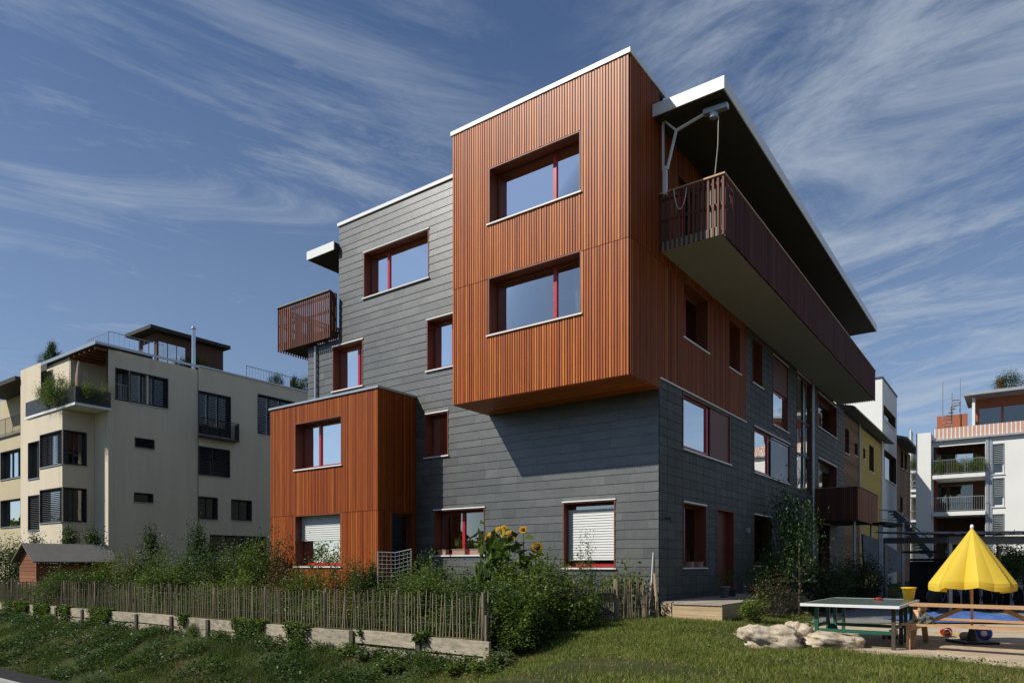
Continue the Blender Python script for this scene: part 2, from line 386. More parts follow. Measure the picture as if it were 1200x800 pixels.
def curtain(F, par, a0, a1, z0, z1, d, slant=0.0, seed=0):
    mb = MB(); n = max(8,int((a1-a0)/.035)); r = random.Random(seed)
    top = []; bot = []
    for i in range(n+1):
        t = i/n; w = .03*math.sin(i*1.7+seed)
        top.append(F.P(a0+(a1-a0)*t, d+w, z1)); bot.append(F.P(a0+(a1-a0)*(t*(1-slant)), d+w*1.3, z0))
    vs = top+bot; m = n+1
    mb.add(vs,[(i,i+1,m+i+1,m+i) for i in range(n)])
    return mb.build('curtain', M['curtain'], par)
def window(F, par, r, mull=(), depth=.36, fr='red', glass='glass', sill=True, top=True, rev='reveal', blind=None, name='window', bmat='blind', fw=.07, low=None, cur=None, trans=()):
    a0,a1,z0,z1 = r; t = .04
    mb = MB(); e = .026
    F.box(mb,a0,a0+t,-depth,e,z0,z1); F.box(mb,a1-t,a1,-depth,e,z0,z1)
    F.box(mb,a0+t,a1-t,-depth,e,z1-t,z1); F.box(mb,a0+t,a1-t,-depth,e-.004,z0,z0+t)
    w = mb.build(name, M[rev], par)
    b0,b1,y0,y1 = a0+t,a1-t,z0+t,z1-t
    f = MB(); d0,d1 = -depth+.01,-depth+.07
    F.box(f,b0,b0+fw*.8,d0,d1,y0,y1); F.box(f,b1-fw*.6,b1,d0,d1,y0,y1); F.box(f,b0+fw*.8,b1-fw*.6,d0,d1,y1-fw,y1)
    if fr == 'red': f.build('frame', M['reveal'], w); f = MB()  # stiles and head in reveal brown, painting in the shadow of the reveal
    F.box(f,b0+fw*.8+.002,b1-fw*.6-.002,d0,d1+.004,y0,y0+fw*1.3)
    for m_ in mull:
        am = b0+(b1-b0)*m_; F.box(f,am-fw*.75,am+fw*.75,d0,d1+.012,y0+fw*1.3,y1-fw)
    for m_ in trans:
        zm = y0+(y1-y0)*m_; F.box(f,b0+fw,b1-fw,d0,d1-.004,zm-.03,zm+.03)
    f.build('mullion' if fr == 'red' else 'frame', M[fr], w)
    g = MB(); F.quad(g,b0+fw*.5,b1-fw*.5,y0+fw*.5,y1-fw*.5,-depth+.035); g.build('pane', M[glass], w)
    if sill:
        s = MB(); F.box(s,a0-.04,a1+.04,-depth+.072,.075,z0-.035,z0+.002) ; s.build('sill', M['white'], w)
    if top:
        s = MB(); F.box(s,a0-.02,a1+.02,.02,.05,z1-.006,z1+.03); s.build('drip_trim', M['white'], w)
    if blind:
        for (fa0,fa1,fz0,fz1) in blind:
            s = MB(); louvre(F,s,b0+(b1-b0)*fa0,b0+(b1-b0)*fa1,y0+(y1-y0)*fz0,y0+(y1-y0)*fz1,-depth+min(.15,depth-.02),M[bmat],tilt=1.34)
            s.build('blind', M[bmat], w)
    if cur:
        for i,(fa0,fa1,sl) in enumerate(cur):
            curtain(F, w, b0+(b1-b0)*fa0, b0+(b1-b0)*fa1, y0, y1, -depth-.14, sl, i)
    return w
# ================================================================== MAIN HOUSE
HW = 'apartment_house'
house = thing(HW, 'dark slate house with jutting orange timber bays and a long wooden balcony', 'apartment house', C0, -R(36))
F0 = Face('F', 0.0); FB = Face('F', -1.72); FS = Face('F', -1.70); R0 = Face('R', 0.0)
UB = 5.67; US0, US1 = 8.82, 14.45; UE = 14.5; UT = 12.70
def H(h): return h+EYE
G0 = -.1
TOP = H(12.52); W2 = H(4.94)
w1 = F0.rect(426.5,503,297,350); w2 = F0.rect(390.2,425.7,407,459.3)
w3 = F0.rect(500.6,530,375.6,435.3); w3 = (w3[1]-(w2[1]-w2[0])-.0, w3[1], w3[2], w3[3])
w4 = F0.rect(499,525.8,485.7,536.3); w5 = F0.rect(509,568.5,597.8,650.5); w6 = F0.rect(660,721.4,588.7,665)
holesF = [w1,w2,w3,w4,w5,w6]
jb = H(8.01)
mb = MB()
regs = [(0,UT,G0,W2),(UB,UT,W2,TOP),(UT,UE,G0,H(8.36))]
door = (9.05,10.1,H(-.95),H(1.15))
bayhole = [(8.95,14.3,G0,H(5.5))]
backing(F0, mb, regs, holesF+bayhole, mat=M['joint'], inner=M['inner'])
for i,r in enumerate(regs): slates(F0, mb, r, holesF+[(US0+.02,UE-.08,G0,H(5.6))], [.25,.22,.28,.24,.27], (.45,1.15), 5+i, M['slate'])
mb.build('slate_wall', None, house)
window(F0,house,w1,mull=(.70,)); window(F0,house,w2,mull=(.32,),cur=[(.45,1,.4)]); window(F0,house,w3,mull=(.45,),cur=[(.5,1,.5)])
window(F0,house,w4,cur=[(0,.55,0)]); window(F0,house,w5,mull=(.52,),glass='glass_dark'); window(F0,house,w6,blind=[(0.06,.99,.10,.88)],cur=[(.05,.98,0)])  # curtain added behind the blind, standing in for a pale reflection in the pane
# upper timber bay
b1 = FB.rect(573,681,198,263.5); b2 = FB.rect(572.5,681.8,326,393.6)
SF = Face('R',0.0)
ru1 = R0.rect(799.5,829,327.5,394.3); ru2 = R0.rect(853.3,866.8,372.5,430)
VW = v_at(873.5,0.0)
mb = MB(); BB = H(4.68); BT = H(12.5)
backing(FB, mb, [(0,UB,BB,BT)], [b1,b2], mat=M['batten'], inner=M['inner'], th=.3)
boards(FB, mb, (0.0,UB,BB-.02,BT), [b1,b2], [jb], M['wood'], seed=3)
FL = Face('R', UB)
mb.box(-UB-.003,-UB+.2,-1.72,-.01,BB,BT,M['reveal'])
# underside boards
n = 20
for i in range(n):
    y0 = -1.715+i*1.70/n; mb.box(-UB,-.004,y0+.006,y0+1.70/n-.006,BB-.03,BB+.02,M['wood'])
mb.box(-UB+.02,-.03,-1.70,.3,BB+.025,BB+.3,M['joint'])
mb.build('timber_bay', None, house)
window(FB,house,b1,mull=(.335,),top=False,depth=.42); window(FB,house,b2,mull=(.335,),top=False,depth=.42,cur=[(0.02,.2,.3)])
# side timber wall (bay flank, then the wall over the slate)
mb = MB()
top1 = H(11.6)
BAL0 = H(8.28)
doors_top = [R0.rect(787,801,186,222)] 
dt = [(1.2,2.6,H(8.5),H(10.9)),(4.5,7.0,H(8.5),H(10.9)),(9.5,12.0,H(8.5),H(10.9)),(14.5,16.5,H(8.5),H(10.9)),(18.5,20.5,H(8.5),H(10.9))]
backing(R0, mb, [(-1.72,0,BB,BT),(0,VW,W2,top1),(VW,21.2,BAL0,top1)], [ru1,ru2]+dt, mat=M['batten'], inner=M['inner'], th=.3)
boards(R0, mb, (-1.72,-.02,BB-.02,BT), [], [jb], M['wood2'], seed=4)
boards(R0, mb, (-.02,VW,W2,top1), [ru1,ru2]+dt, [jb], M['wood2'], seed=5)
boards(R0, mb, (VW,21.2,H(8.32),top1), dt, [], M['bwood'], seed=6, pitch=.14)
mb.box(-.002,.012,-.015,.015,W2,H(12.4),M['joint'])
mb.build('timber_wall', None, house)
window(R0,house,ru1,mull=(.45,),top=False,glass='glass_dark'); window(R0,house,ru2,top=False,glass='glass_dark')
for r in dt: window(R0,house,r,mull=(.5,),top=False,sill=False,glass='glass_dark',depth=.2,name='balcony_door')
# side slate wall
ru3 = R0.rect(881,893,394,447.5); ru4 = R0.rect(905,923,415,497)
rm1 = R0.rect(799.5,855,461.5,525.3); rm2 = R0.rect(883,925,498.8,553); tg = R0.rect(933,951,437,573)
rm3 = R0.rect(957.5,980,459,499); rm4 = R0.rect(958.5,980,536,598)
rg1 = R0.rect(800,827,587.6,664.8); rd = R0.rect(839.7,859.6,595,692); rg2 = R0.rect(883,904,602,662.6); rg3 = R0.rect(958,972,612,668)
tg = (tg[0],tg[1],tg[2],H(8.2)); rm1=(rm1[0],rm1[1],rm1[2],W2-.06)
VE = v_at(989,0.0)
hs = [ru3,ru4,rm1,rm2,tg,rm3,rm4,rg1,rd,rg2,rg3]
mb = MB()
regs = [(0,VE,G0,W2),(VW,VE,W2,BAL0)]
backing(R0, mb, regs, hs, mat=M['joint'], inner=M['inner'], th=.3)
for i,r in enumerate(regs): slates(R0, mb, r, hs, [.25], (.52,.521), 15+i, M['slate_side'], stagger=False)
mb.build('slate_wall', None, house)
mb = MB(); mb.box(.02,.06,.0,VW,W2-.012,W2+.022); mb.build('drip_trim', M['white'], house)
window(R0,house,ru3,top=False,glass='glass_dark')
w = window(R0,house,ru4,depth=.13,glass='glass_side',trans=(.5,))
mb = MB(); R0.box(mb,ru4[0]+.06,ru4[1]-.06,-.055,-.015,(ru4[2]+ru4[3])/2+.05,ru4[3]-.06); mb.build('shutter',M['bwood'],w)
w = window(R0,house,rm1,mull=(.52,),top=False,depth=.13,glass='glass_side',sill=True,cur=[(.02,.5,0)])
mb = MB(); R0.box(mb,rm1[0]+(rm1[1]-rm1[0])*.56,rm1[1]-.045,-.055,-.015,rm1[2]+.05,rm1[3]-.05); mb.build('shutter',M['reveal'],w)
w = window(R0,house,rm2,mull=(.40,),depth=.13,glass='glass_side',blind=[(.46,.98,.02,.95)],bmat='steel',cur=[(.02,.4,0)])
window(R0,house,tg,mull=(.5,),trans=(.32,.62),glass='glass_side',sill=False,fr='darkmetal',depth=.12,fw=.05)
w = window(R0,house,rm3,mull=(.35,),glass='glass_dark',cur=[(.1,.8,0)])
w = window(R0,house,rm4,mull=(.3,),glass='glass_dark',blind=[(.0,.3,.2,.95)])
window(R0,house,rg1,glass='glass_dark',mull=(.45,)); window(R0,house,rg2,glass='glass_dark'); window(R0,house,rg3,glass='glass_dark')
# house door
mb = MB(); a0,a1,z0,z1 = rd
R0.box(mb,a0,a0+.05,-.3,.026,z0,z1); R0.box(mb,a1-.05,a1,-.3,.026,z0,z1); R0.box(mb,a0+.05,a1-.05,-.3,.022,z1-.05,z1)
d = mb.build('door',M['reveal'],house)
mb = MB(); R0.box(mb,a0+.05,a1-.05,-.27,-.22,z0,z1-.05); mb.build('door_leaf',M['reveal'],d)
mb = MB(); R0.box(mb,a0+.3,a0+.42,-.22,-.21,z0+.2,z1-.25); mb.build('pane',M['glass_dark'],d)
mb = MB(); mb.tube([R0.P(a0+.2,-.16,z0+.8),R0.P(a0+.2,-.16,z1-.5)],.018); mb.build('handle',M['chrome'],d)
# wall lamp beside the door
mb = MB(); a = R0.a(874); z = R0.z(621,a); R0.box(mb,a-.09,a+.09,.02,.12,z-.08,z+.08); mb.build('wall_lamp',M['steel'],house)
mb = MB(); a = R0.a(779); z = R0.z(607,a); mb.tube([R0.P(a,.02,z),R0.P(a,.16,z)],.03); mb.tube([R0.P(a,.16,z+.02),R0.P(a,.16,z-.10)],.022); mb.build('wall_tap',M['darkmetal'],house)
# far and back walls, floors
mb = MB()
mb.box(-UE,-UE+.3,.35,VE-.3,G0,H(8.3)); mb.box(-UE,0,VE-.3,VE,G0,H(8.3)); mb.box(-UT,-UT+.3,.35,21.0,H(8.36),H(11.6)); mb.box(-UT+.3,-.31,20.8,21.15,H(8.36),H(11.6))
mb.build('rear_wall',M['slate_side'],house)
mb = MB()
for h in (-1.0, 1.9, 4.8): mb.box(-UE+.31,-.32,.36,VE-.32,H(h)-.12,H(h)+.12)
mb.box(-UE+.31,-.32,.36,VE-.32,H(7.9),H(8.3))
mb.box(-7,-6.7,.36,VE-.4,H(-1),H(8)); mb.box(-UE+.4,-3.2,3.4,3.6,H(-1),H(11)); mb.box(-3.4,-3.2,3.61,VE-.4,H(-1),H(11)); mb.box(-UE+.4,-.4,5,5.2,H(-1),H(8))
mb.build('floor_slab',M['inner'],house)
# roof
RT = H(11.88); mb = MB()
mb.box(-14.23,1.88,.36,21.56,RT-.27,RT); mb.box(0.001,1.88,-.43,.358,RT-.27,RT); mb.box(-14.23,-UT-.002,-.23,.358,RT-.27,RT)
roof = mb.build('roof',M['dark_soffit'],house)
mb = MB()   # white fascia, proud of the slab
f = .03; zt = RT+.02; zb = RT-.29
mb.box(.001+f,1.88,-.43-f,-.43,zb,zt); mb.box(1.88,1.88+f,-.43-f,21.56+f,zb,zt); mb.box(-14.23,1.88,21.56,21.56+f,zb,zt)
mb.box(-14.23-f,-UT-.002,-.23-f,-.23,zb,zt); mb.box(-14.23-f,-14.23,-.23,21.56,zb,zt)
mb.build('fascia',M['white'],roof)
mb = MB(); mb.box(-UT+.35,-UB,.37,6,RT-.1,RT+.03); mb.box(-UB+.2,-.3,-1.4,.35,RT-.27,RT); mb.build('roof',M['felt'],house)
# copings
mb = MB(); mb.box(-UB-.05,.05,-1.78,-1.60,BT-.005,BT+.11); mb.box(-.1,.05,-1.6,.33,BT-.005,BT+.11); mb.box(-UB-.05,-UB+.1,-1.6,-.06,BT-.005,BT+.11)
mb.box(-UT-.05,-UB-.052,-.06,.33,TOP-.005,TOP+.11); mb.box(-UT-.05,-UT+.25,.33,2.0,TOP-.005,TOP+.11)
mb.build('coping',M['white'],house)
mb = MB(); mb.box(-UT+.0,-.02,.02,.32,H(11.5),TOP-.01); mb.box(-.3,-.02,-1.40,.3,H(11.5),BT-.01); mb.build('parapet',M['joint'],house)
# small timber bay
s1 = FS.rect(346,401,496.5,551); s2 = FS.rect(346,400.2,603.8,663.3)
RS = Face('R',US0)
sd = RS.rect(458,484,599,690)
sd = (sd[0],min(sd[1],-.15),H(-.9),sd[3])
SBT = H(5.64); j2 = H(1.75)
mb = MB()
backing(FS, mb, [(US0,US1,G0,SBT)], [s1,s2], mat=M['batten'], inner=M['inner'], th=.3)
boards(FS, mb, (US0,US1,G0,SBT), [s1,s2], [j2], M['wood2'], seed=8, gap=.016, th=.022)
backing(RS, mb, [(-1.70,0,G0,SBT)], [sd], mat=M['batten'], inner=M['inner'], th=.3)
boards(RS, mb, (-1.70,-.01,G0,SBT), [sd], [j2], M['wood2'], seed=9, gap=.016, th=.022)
mb.box(-US1-.003,-US1+.25,-1.7,-.01,G0,SBT,M['wood2'])
mb.box(-US1+.05,-US0-.05,-1.60,.32,SBT-.25,SBT-.03,M['felt'])
mb.build('timber_bay', None, house)
mb = MB(); mb.box(-US1-.05,-US0+.05,-1.77,-1.62,SBT,SBT+.07); mb.box(-US0-.1,-US0+.05,-1.62,-.03,SBT,SBT+.07); mb.box(-US1-.05,-US1+.1,-1.62,-.03,SBT,SBT+.07); mb.build('coping',M['zinc'],house)
window(FS,house,s1,mull=(.62,),top=False,depth=.4,cur=[(.55,.98,.2)])
window(FS,house,s2,mull=(),top=False,depth=.4,blind=[(.0,1,.5,.98)],cur=[(.5,.98,0)])
window(RS,house,sd,top=False,sill=False,depth=.25,glass='glass_dark',name='side_door')
# left downpipe
ud = u_at(370,-.08); mb = MB(); mb.tube([(-ud,-.09,H(5.7)),(-ud,-.09,H(8.3))],.05); mb.build('downpipe',M['zinc'],house)
# right downpipe
vd = v_at(953,-.1); mb = MB(); mb.tube([(.1,vd,H(-1.3)),(.1,vd,H(8.25))],.05); 
for h in (1,4,7): mb.box(.0,.17,vd-.07,vd+.07,H(h),H(h)+.04)
mb.build('downpipe',M['steel'],house)
# ---- long balcony
def slat_rail(mb, p, q, z0, z1, pitch, w, t, mat, off=0):
    p = Vector(p); q = Vector(q); L = (q-p).length; n = int(L/pitch); d = (q-p)/L
    for i in range(n+1):
        c = p + d*(i*L/n); r_ = rnd.uniform(-.003,.003)
        mb.beam((c.x,c.y,z0),(c.x,c.y,z1),w,t,mat,up=d.cross(Vector((0,0,1))) if True else None)
BU = 1.725
mb = MB(); mb.box(.035,BU-.08,.02,22.0,BAL0,BAL0+.22); bal = mb.build('balcony',M['soffit'],house)
mb = MB()
zt = H(9.78)
slat_rail(mb,(BU,.02,0),(BU,22.06,0),BAL0-.02,zt-.03,.105,.028,.075,M['bwood'])
slat_rail(mb,(.06,.0,0),(BU,.0,0),BAL0-.02,zt-.03,.125,.05,.035,M['bwood'])
slat_rail(mb,(.06,22.06,0),(BU,22.06,0),BAL0-.02,zt-.03,.105,.05,.035,M['bwood'])
for z in (BAL0+.12,BAL0+.75,zt-.2):
    mb.box(BU-.075,BU-.04,.03,22.03,z,z+.09,M['bwood']); mb.box(.06,BU-.08,.035,.07,z,z+.07,M['bwood'])
mb.build('railing',M['bwood'],bal)
mb = MB(); mb.box(.04,BU+.06,-.05,.06,zt-.03,zt+.01); mb.box(BU-.06,BU+.06,.062,22.1,zt-.03,zt+.01); mb.build('handrail',M['bench'],bal)
mb = MB()
for k in range(6):   # added pale boards painting in the sunlit end of the railing
    mb.box(BU-.60+.1*k,BU-.535+.1*k,.10,.14,BAL0+.24,zt-.2+.02*(k%2))
mb.build('sunlit_pale_board',M['soffit'],bal)
# left balcony
mb = MB(); mb.box(-15.8,-UE-.02,-.28,8,H(8.42),H(8.62)); mb.box(-UE-.018,-UT-.06,-.28,.0,H(8.42),H(8.62)); bal = mb.build('balcony',M['dark_soffit'],house)
mb = MB(); zt2 = H(10.06)
slat_rail(mb,(-15.88,-.35,0),(-UT-.12,-.35,0),H(8.36),zt2,.115,.06,.03,M['bwood'])
slat_rail(mb,(-15.88,-.35,0),(-15.88,8,0),H(8.36),zt2,.115,.06,.03,M['bwood'])
slat_rail(mb,(-UT-.10,-.35,0),(-UT-.10,-.06,0),H(8.36),zt2,.07,.05,.03,M['bwood'])
for z in (8.6,9.3,9.85):
    mb.box(-15.86,-UT-.12,-.325,-.29,H(z),H(z)+.1,M['bwood']); mb.box(-15.86,-15.83,-.28,8,H(z),H(z)+.1,M['bwood'])
mb.build('railing',M['bwood'],bal)
mb = MB(); mb.box(-15.95,-UT-.08,-.42,-.26,zt2,zt2+.035); mb.box(-15.95,-15.8,-.258,8,zt2,zt2+.035); mb.build('handrail',M['soffit'],bal)
# red lower balcony on the side
vb0 = v_at(954,0.0); 
mb = MB(); z0,z1 = H(2.05),H(3.5)
mb.box(.03,1.78,vb0+.03,22.3,z0,z0+.2); bal = mb.build('balcony',M['dark_soffit'],house)
FBn = Face('F',vb0); FBs = Face('R',-1.81)
mb = MB(); boards(FBn,mb,(-1.81,-.03,z0-.05,z1),[],[],M['bwood'],seed=21); mb.box(.03,1.80,vb0+.001,vb0+.03,z0-.05,z1,M['joint'])
boards(FBs,mb,(vb0,22.3,z0-.05,z1),[],[],M['wood2'],seed=22,gap=.01); mb.box(1.78,1.808,vb0,22.3,z0-.05,z1,M['joint'])
mb.build('railing',None,bal)
mb = MB(); mb.box(.03,1.88,vb0-.06,vb0+.05,z1,z1+.03); mb.box(1.77,1.88,vb0+.051,22.35,z1,z1+.03); mb.build('handrail',M['soffit'],bal)
for y in (vb0+.5,21.9): mb = MB(); mb.tube([(1.6,y,0),(1.6,y,z0)],.055); mb.build('post',M['steel'],bal)
# steel Y strut under the roof
mb = MB(); X = .35; Y=-.1
def bp(px,py,v=-.06):
    u = u_at(px,v); return (-u, v, z_at(py,u,v))
mb.beam(bp(779.5,228),bp(779.5,196),.12,.09); mb.beam(bp(777.3,200),bp(777.0,143),.05,.05); mb.beam(bp(782,198),bp(792.5,153),.06,.05)
mb.beam(bp(792.5,153),bp(779,142),.06,.05); mb.beam(bp(792.5,153),bp(825,134),.06,.05)
mb.build('roof_strut',M['white'],house)
mb = MB(); a = Vector(bp(825,133)); b = Vector(bp(853,124)); mb.beam(a,b,.16,.12); mb.lathe([(.02,-.12),(.1,-.1),(.12,0),(.05,.06)],12,Vector(bp(836,134))); hst = mb.build('hoist',M['steel'],house)
mb = MB(); p = Vector(bp(842,136)); q = Vector(bp(838,204,.1)); mb.tube([p,p.lerp(q,.5)+Vector((.03,0,0)),q],.012,5); mb.build('hoist_rope',M['rope'],hst)
# rope loop over the rail (a hose)
mb = MB(); pts=[]
for i in range(13):
    t=i/12; pts.append(bp(789.5+15*t, 222-2*t+ 24*math.sin(math.pi*t)**.6 ,-.08))
mb.tube(pts,.016,6); o = mb.build('hanging_rope',M['rope'],None); o.location = C0; o.rotation_euler=(0,0,-R(36)); tag(o,'loop of pale rope hung over the end rail of the long wooden balcony','rope')
# ================================================================== GROUND
def axis(lo, hi, fine0, fine1, st):
    A = list(np.arange(fine0, fine1+.001, st)); x = fine0; k = st
    while x > lo: k *= 1.35; x -= k; A.insert(0, x)
    x = fine1; k = st
    while x < hi: k *= 1.35; x += k; A.append(x)
    return A
S = axis(-900,900,-4,44,.4); Nn = [a for a in axis(-900,900,-2,26,.35) if abs(a-10.95)>.12]
Nn = sorted(Nn+[10.93,10.965]); S = sorted([a for a in S if abs(a-8.7)>.1]+[8.69,8.71])
mb = MB(); vs=[]
for n in Nn:
    for s in S:
        x = -CA*s+SA*n; y = SA*s+CA*n
        z = ground_z(x,y)
        if abs(s)<60 and abs(n)<60: z += .03*noise.noise(Vector((x*.7,y*.7,0)))*(1 if n<13 else .4)
        vs.append((x,y,z))
w_ = len(S)
mb.add(vs,[(j*w_+i,j*w_+i+1,(j+1)*w_+i+1,(j+1)*w_+i) for j in range(len(Nn)-1) for i in range(w_-1)])
g = mb.build('ground',M['ground'],None,True)
# make normals up
g.data.flip_normals() if g.data.polygons[0].normal.z < 0 else None
tag(g,kind='structure')
def strip(name, mat, s0,s1,n0,n1,z,th=.1):
    mb = MB(); P=[(-CA*s+SA*n, SA*s+CA*n) for s,n in ((s0,n0),(s1,n0),(s1,n1),(s0,n1))]
    mb.prism(P,z-th,z); return tag(mb.build(name,mat),kind='structure')
strip('pavement',M['asphalt'],12,120,6.75,7.42,-1.385,.3); strip('kerb',M['kerb'],12,120,6.62,6.748,-1.37,.3); strip('road',M['asphalt'],12,120,.5,6.618,-1.47,.3) 
def sheet(name, mat, poly, z, jag=0, seed=1):
    r = random.Random(seed); P=[]
    for i,p in enumerate(poly):
        q = poly[(i+1)%len(poly)]; p=Vector(p); q=Vector(q); n=max(1,int((q-p).length/.5))
        for k in range(n): c=p.lerp(q,k/n); P.append((c.x+r.uniform(-jag,jag),c.y+r.uniform(-jag,jag)))
    mb = MB(); mb.prism(P,z-.05,z); return tag(mb.build(name,mat),kind='structure')
sheet('sand_patch',M['sand'],[(4.6,14.6),(5.3,12.6),(5.75,11.5),(7.3,9.9),(10.5,7.0),(19,10),(17,17),(12.2,17.2),(8.8,17.0),(6.2,16.4)],.032,.08)
sheet('path',M['paving'],[(6.5,17.2),(12.2,17.25),(30,19),(60,60),(44,64),(24,40),(8.1,19.3)],.036,.0)
# ------------------------------------------------------------------ foliage generators
def leaves_np(cent, ln, wd, rs, up=.5):
    n = len(cent); a = rs.normal(size=(n,3)); a[:,2] = np.abs(a[:,2])*.6-.1; a /= np.linalg.norm(a,axis=1)[:,None]
    nrm = rs.normal(size=(n,3)); nrm[:,2] += up*2.2; 
    b = np.cross(nrm,a); b /= np.linalg.norm(b,axis=1)[:,None]+1e-9; c = np.cross(a,b)
    L = (ln*rs.uniform(.6,1.3,n))[:,None]; W = (wd*rs.uniform(.7,1.2,n))[:,None]
    V = np.empty((n,4,3)); V[:,0]=cent; V[:,1]=cent+a*L*.45+b*W*.5+c*L*.1; V[:,2]=cent+a*L-c*L*.12; V[:,3]=cent+a*L*.45-b*W*.5+c*L*.1
    F = np.arange(n*4).reshape(n,4); return V.reshape(-1,3), F
def clump_centres(shape, R3, nc, rs):
    out=[]
    while len(out)<nc:
        p = rs.uniform(-1,1,3); r = np.linalg.norm(p)
        if r>1 or r<.25: continue
        z = (p[2]+1)/2
        if shape=='cone': w = 1.05*(1-z)**.8; p2=np.array([p[0]*w,p[1]*w,z])
        elif shape=='column': w=.9*(1-max(0,z-.75)*2.4); p2=np.array([p[0]*w,p[1]*w,z])
        else: p2=np.array([p[0],p[1],z])
        out.append(p2*np.array([R3[0],R3[1],R3[2]]))
    return np.array(out)
PLANTS = {}
def make_plant(key, shape, R3, nleaf, ln, wd, mat, nc=26, sp=.16, seed=1, spikes=0, stem='bark', up=.5):
    if shape=='round' and nleaf>1500: nleaf=int(nleaf*2.0); nc=int(nc*1.5)
    if shape!='round': nleaf=int(nleaf*1.8); sp*=1.15; ln*=1.15; wd*=1.2
    rs = np.random.RandomState(seed)
    cc = clump_centres(shape,R3,nc,rs)
    sizes = rs.uniform(.5,1.5,nc); pr = sizes/sizes.sum(); idx = rs.choice(nc,nleaf,p=pr)
    cent = cc[idx] + rs.normal(size=(nleaf,3))*sp*np.array([R3[0],R3[1],R3[2]*.8])*sizes[idx][:,None]
    if spikes:                       # thin shoots standing out of the crown
        for k in range(spikes):
            c = cc[rs.randint(nc)]; d = np.array([rs.normal()*.35,rs.normal()*.35,1.0]); m=22
            t = rs.uniform(0,1,m)[:,None]; cent = np.vstack([cent, c + d*t*R3[2]*.55 + rs.normal(size=(m,3))*.02])
    cent[:,2] = np.maximum(cent[:,2], .01)
    V,F = leaves_np(cent,ln,wd,rs,up); me = npmesh(key,V,F,M[mat])
    mb = MB(); 
    for k in range(min(nc,12)):
        c = Vector(cc[k]); b = Vector((c.x*.12,c.y*.12,0)); mid = b.lerp(c,.5)+Vector((rs.normal()*.04,rs.normal()*.04,.05*R3[2]))
        mb.tube([b,mid,c],.018*max(R3),5,r2=.005,cap=False)
    st = mb.build('stem',M[stem]); sm = st.data; bpy.data.objects.remove(st)
    PLANTS[key]=(me,sm)
def plant(key, loc, sc, label, cat='shrub', name='shrub', group=None, rz=None):
    if isinstance(sc,(int,float)): sc=(sc,sc,sc)
    r = empty(name, loc, rnd.uniform(0,6.28) if rz is None else rz); r.scale = sc; tag(r,label,cat,group)
    me,sm = PLANTS[key]
    f = bpy.data.objects.new('foliage',me); COL.objects.link(f); f.parent=r
    s = bpy.data.objects.new('stem',sm); COL.objects.link(s); s.parent=r
    return r
make_plant('mid','round',(.7,.7,1.2),2600,.065,.035,'leaf_a',30,.17,11,spikes=6)
make_plant('mid2','round',(.75,.75,1.1),2600,.06,.035,'leaf_a',34,.15,12,spikes=10)
make_plant('yellow','round',(.7,.7,1.1),2400,.06,.032,'leaf_b',30,.17,13,spikes=8)
make_plant('dark','round',(.7,.7,1.2),2800,.06,.032,'leaf_c',30,.17,14,spikes=5)
make_plant('grey','round',(.7,.7,1.1),2300,.05,.022,'leaf_d',30,.17,15,spikes=12)
make_plant('conifer','cone',(.5,.5,1.0),3000,.05,.018,'leaf_c',40,.11,16)
make_plant('thuja','column',(.42,.42,1.0),3200,.05,.02,'leaf_c',44,.11,17)
make_plant('red','round',(.6,.6,1.0),1300,.055,.035,'leaf_e',24,.2,18,spikes=10)
make_plant('treecrown','round',(.6,.6,1.0),1500,.055,.035,'leaf_c',24,.2,28,spikes=12)
make_plant('autumn','round',(.6,.6,1.0),1500,.055,.035,'leaf_f',24,.2,19,spikes=8)
make_plant('sparse','round',(.6,.6,1.0),900,.06,.035,'leaf_a',20,.2,20,spikes=14)
make_plant('big','round',(.6,.6,.6),500,.16,.12,'leaf_a',18,.2,21,up=1)
make_plant('big_grey','round',(.6,.6,.6),420,.17,.12,'leaf_d',18,.2,22,up=1)
make_plant('pot','round',(.3,.3,.45),350,.05,.025,'leaf_a',12,.2,23)
make_plant('potflower','round',(.3,.3,.4),350,.045,.03,'leaf_b',12,.2,24)
make_plant('laurel','round',(.5,.5,.6),900,.10,.04,'leaf_b',20,.18,25,up=.8)
# ------------------------------------------------------------------ grass
def blades(name, pts, hgt, wid, lean, rs, mat):
    n=len(pts); th=rs.uniform(0,2*np.pi,n); h=hgt*rs.uniform(.5,1.4,n)
    dx=np.cos(th)*wid/2; dy=np.sin(th)*wid/2; lx=rs.normal(size=n)*lean*h; ly=rs.normal(size=n)*lean*h
    V=np.empty((n,3,3)); V[:,0]=pts+np.c_[-dx,-dy,0*dx]; V[:,1]=pts+np.c_[dx,dy,0*dx]; V[:,2]=pts+np.c_[lx,ly,h]
    return V.reshape(-1,3), np.arange(n*3).reshape(n,3)
rs = np.random.RandomState(3)
def in_poly(x,y,P):
    c=np.zeros(len(x),bool); j=len(P)-1
    for i in range(len(P)):
        xi,yi=P[i]; xj,yj=P[j]
        m=((yi>y)!=(yj>y))&(x<(xj-xi)*(y-yi)/(yj-yi+1e-12)+xi); c^=m; j=i
    return c
gz = np.vectorize(ground_z)
def scatter(n, box, keep):
    x=rs.uniform(box[0],box[1],n); y=rs.uniform(box[2],box[3],n); m=keep(x,y); x=x[m]; y=y[m]
    return np.c_[x,y,gz(x,y)]
sandP=[(4.75,14.4),(5.45,12.7),(5.9,11.65),(7.35,10.15),(10.5,7.2),(19,10),(17,17),(12.2,17.2),(8.8,17.0),(6.2,16.2)]
pathP=[(6.5,17.1),(12.2,17.2),(30,19),(60,60),(44,64),(24,40),(8.1,19.3)]
def vis(x,y): return (np.abs(x)/y < .76)
def patch(x,y,sc=.55,off=0): return np.array([noise.noise(Vector((a*sc+off,b*sc,3.1))) for a,b in zip(x,y)])
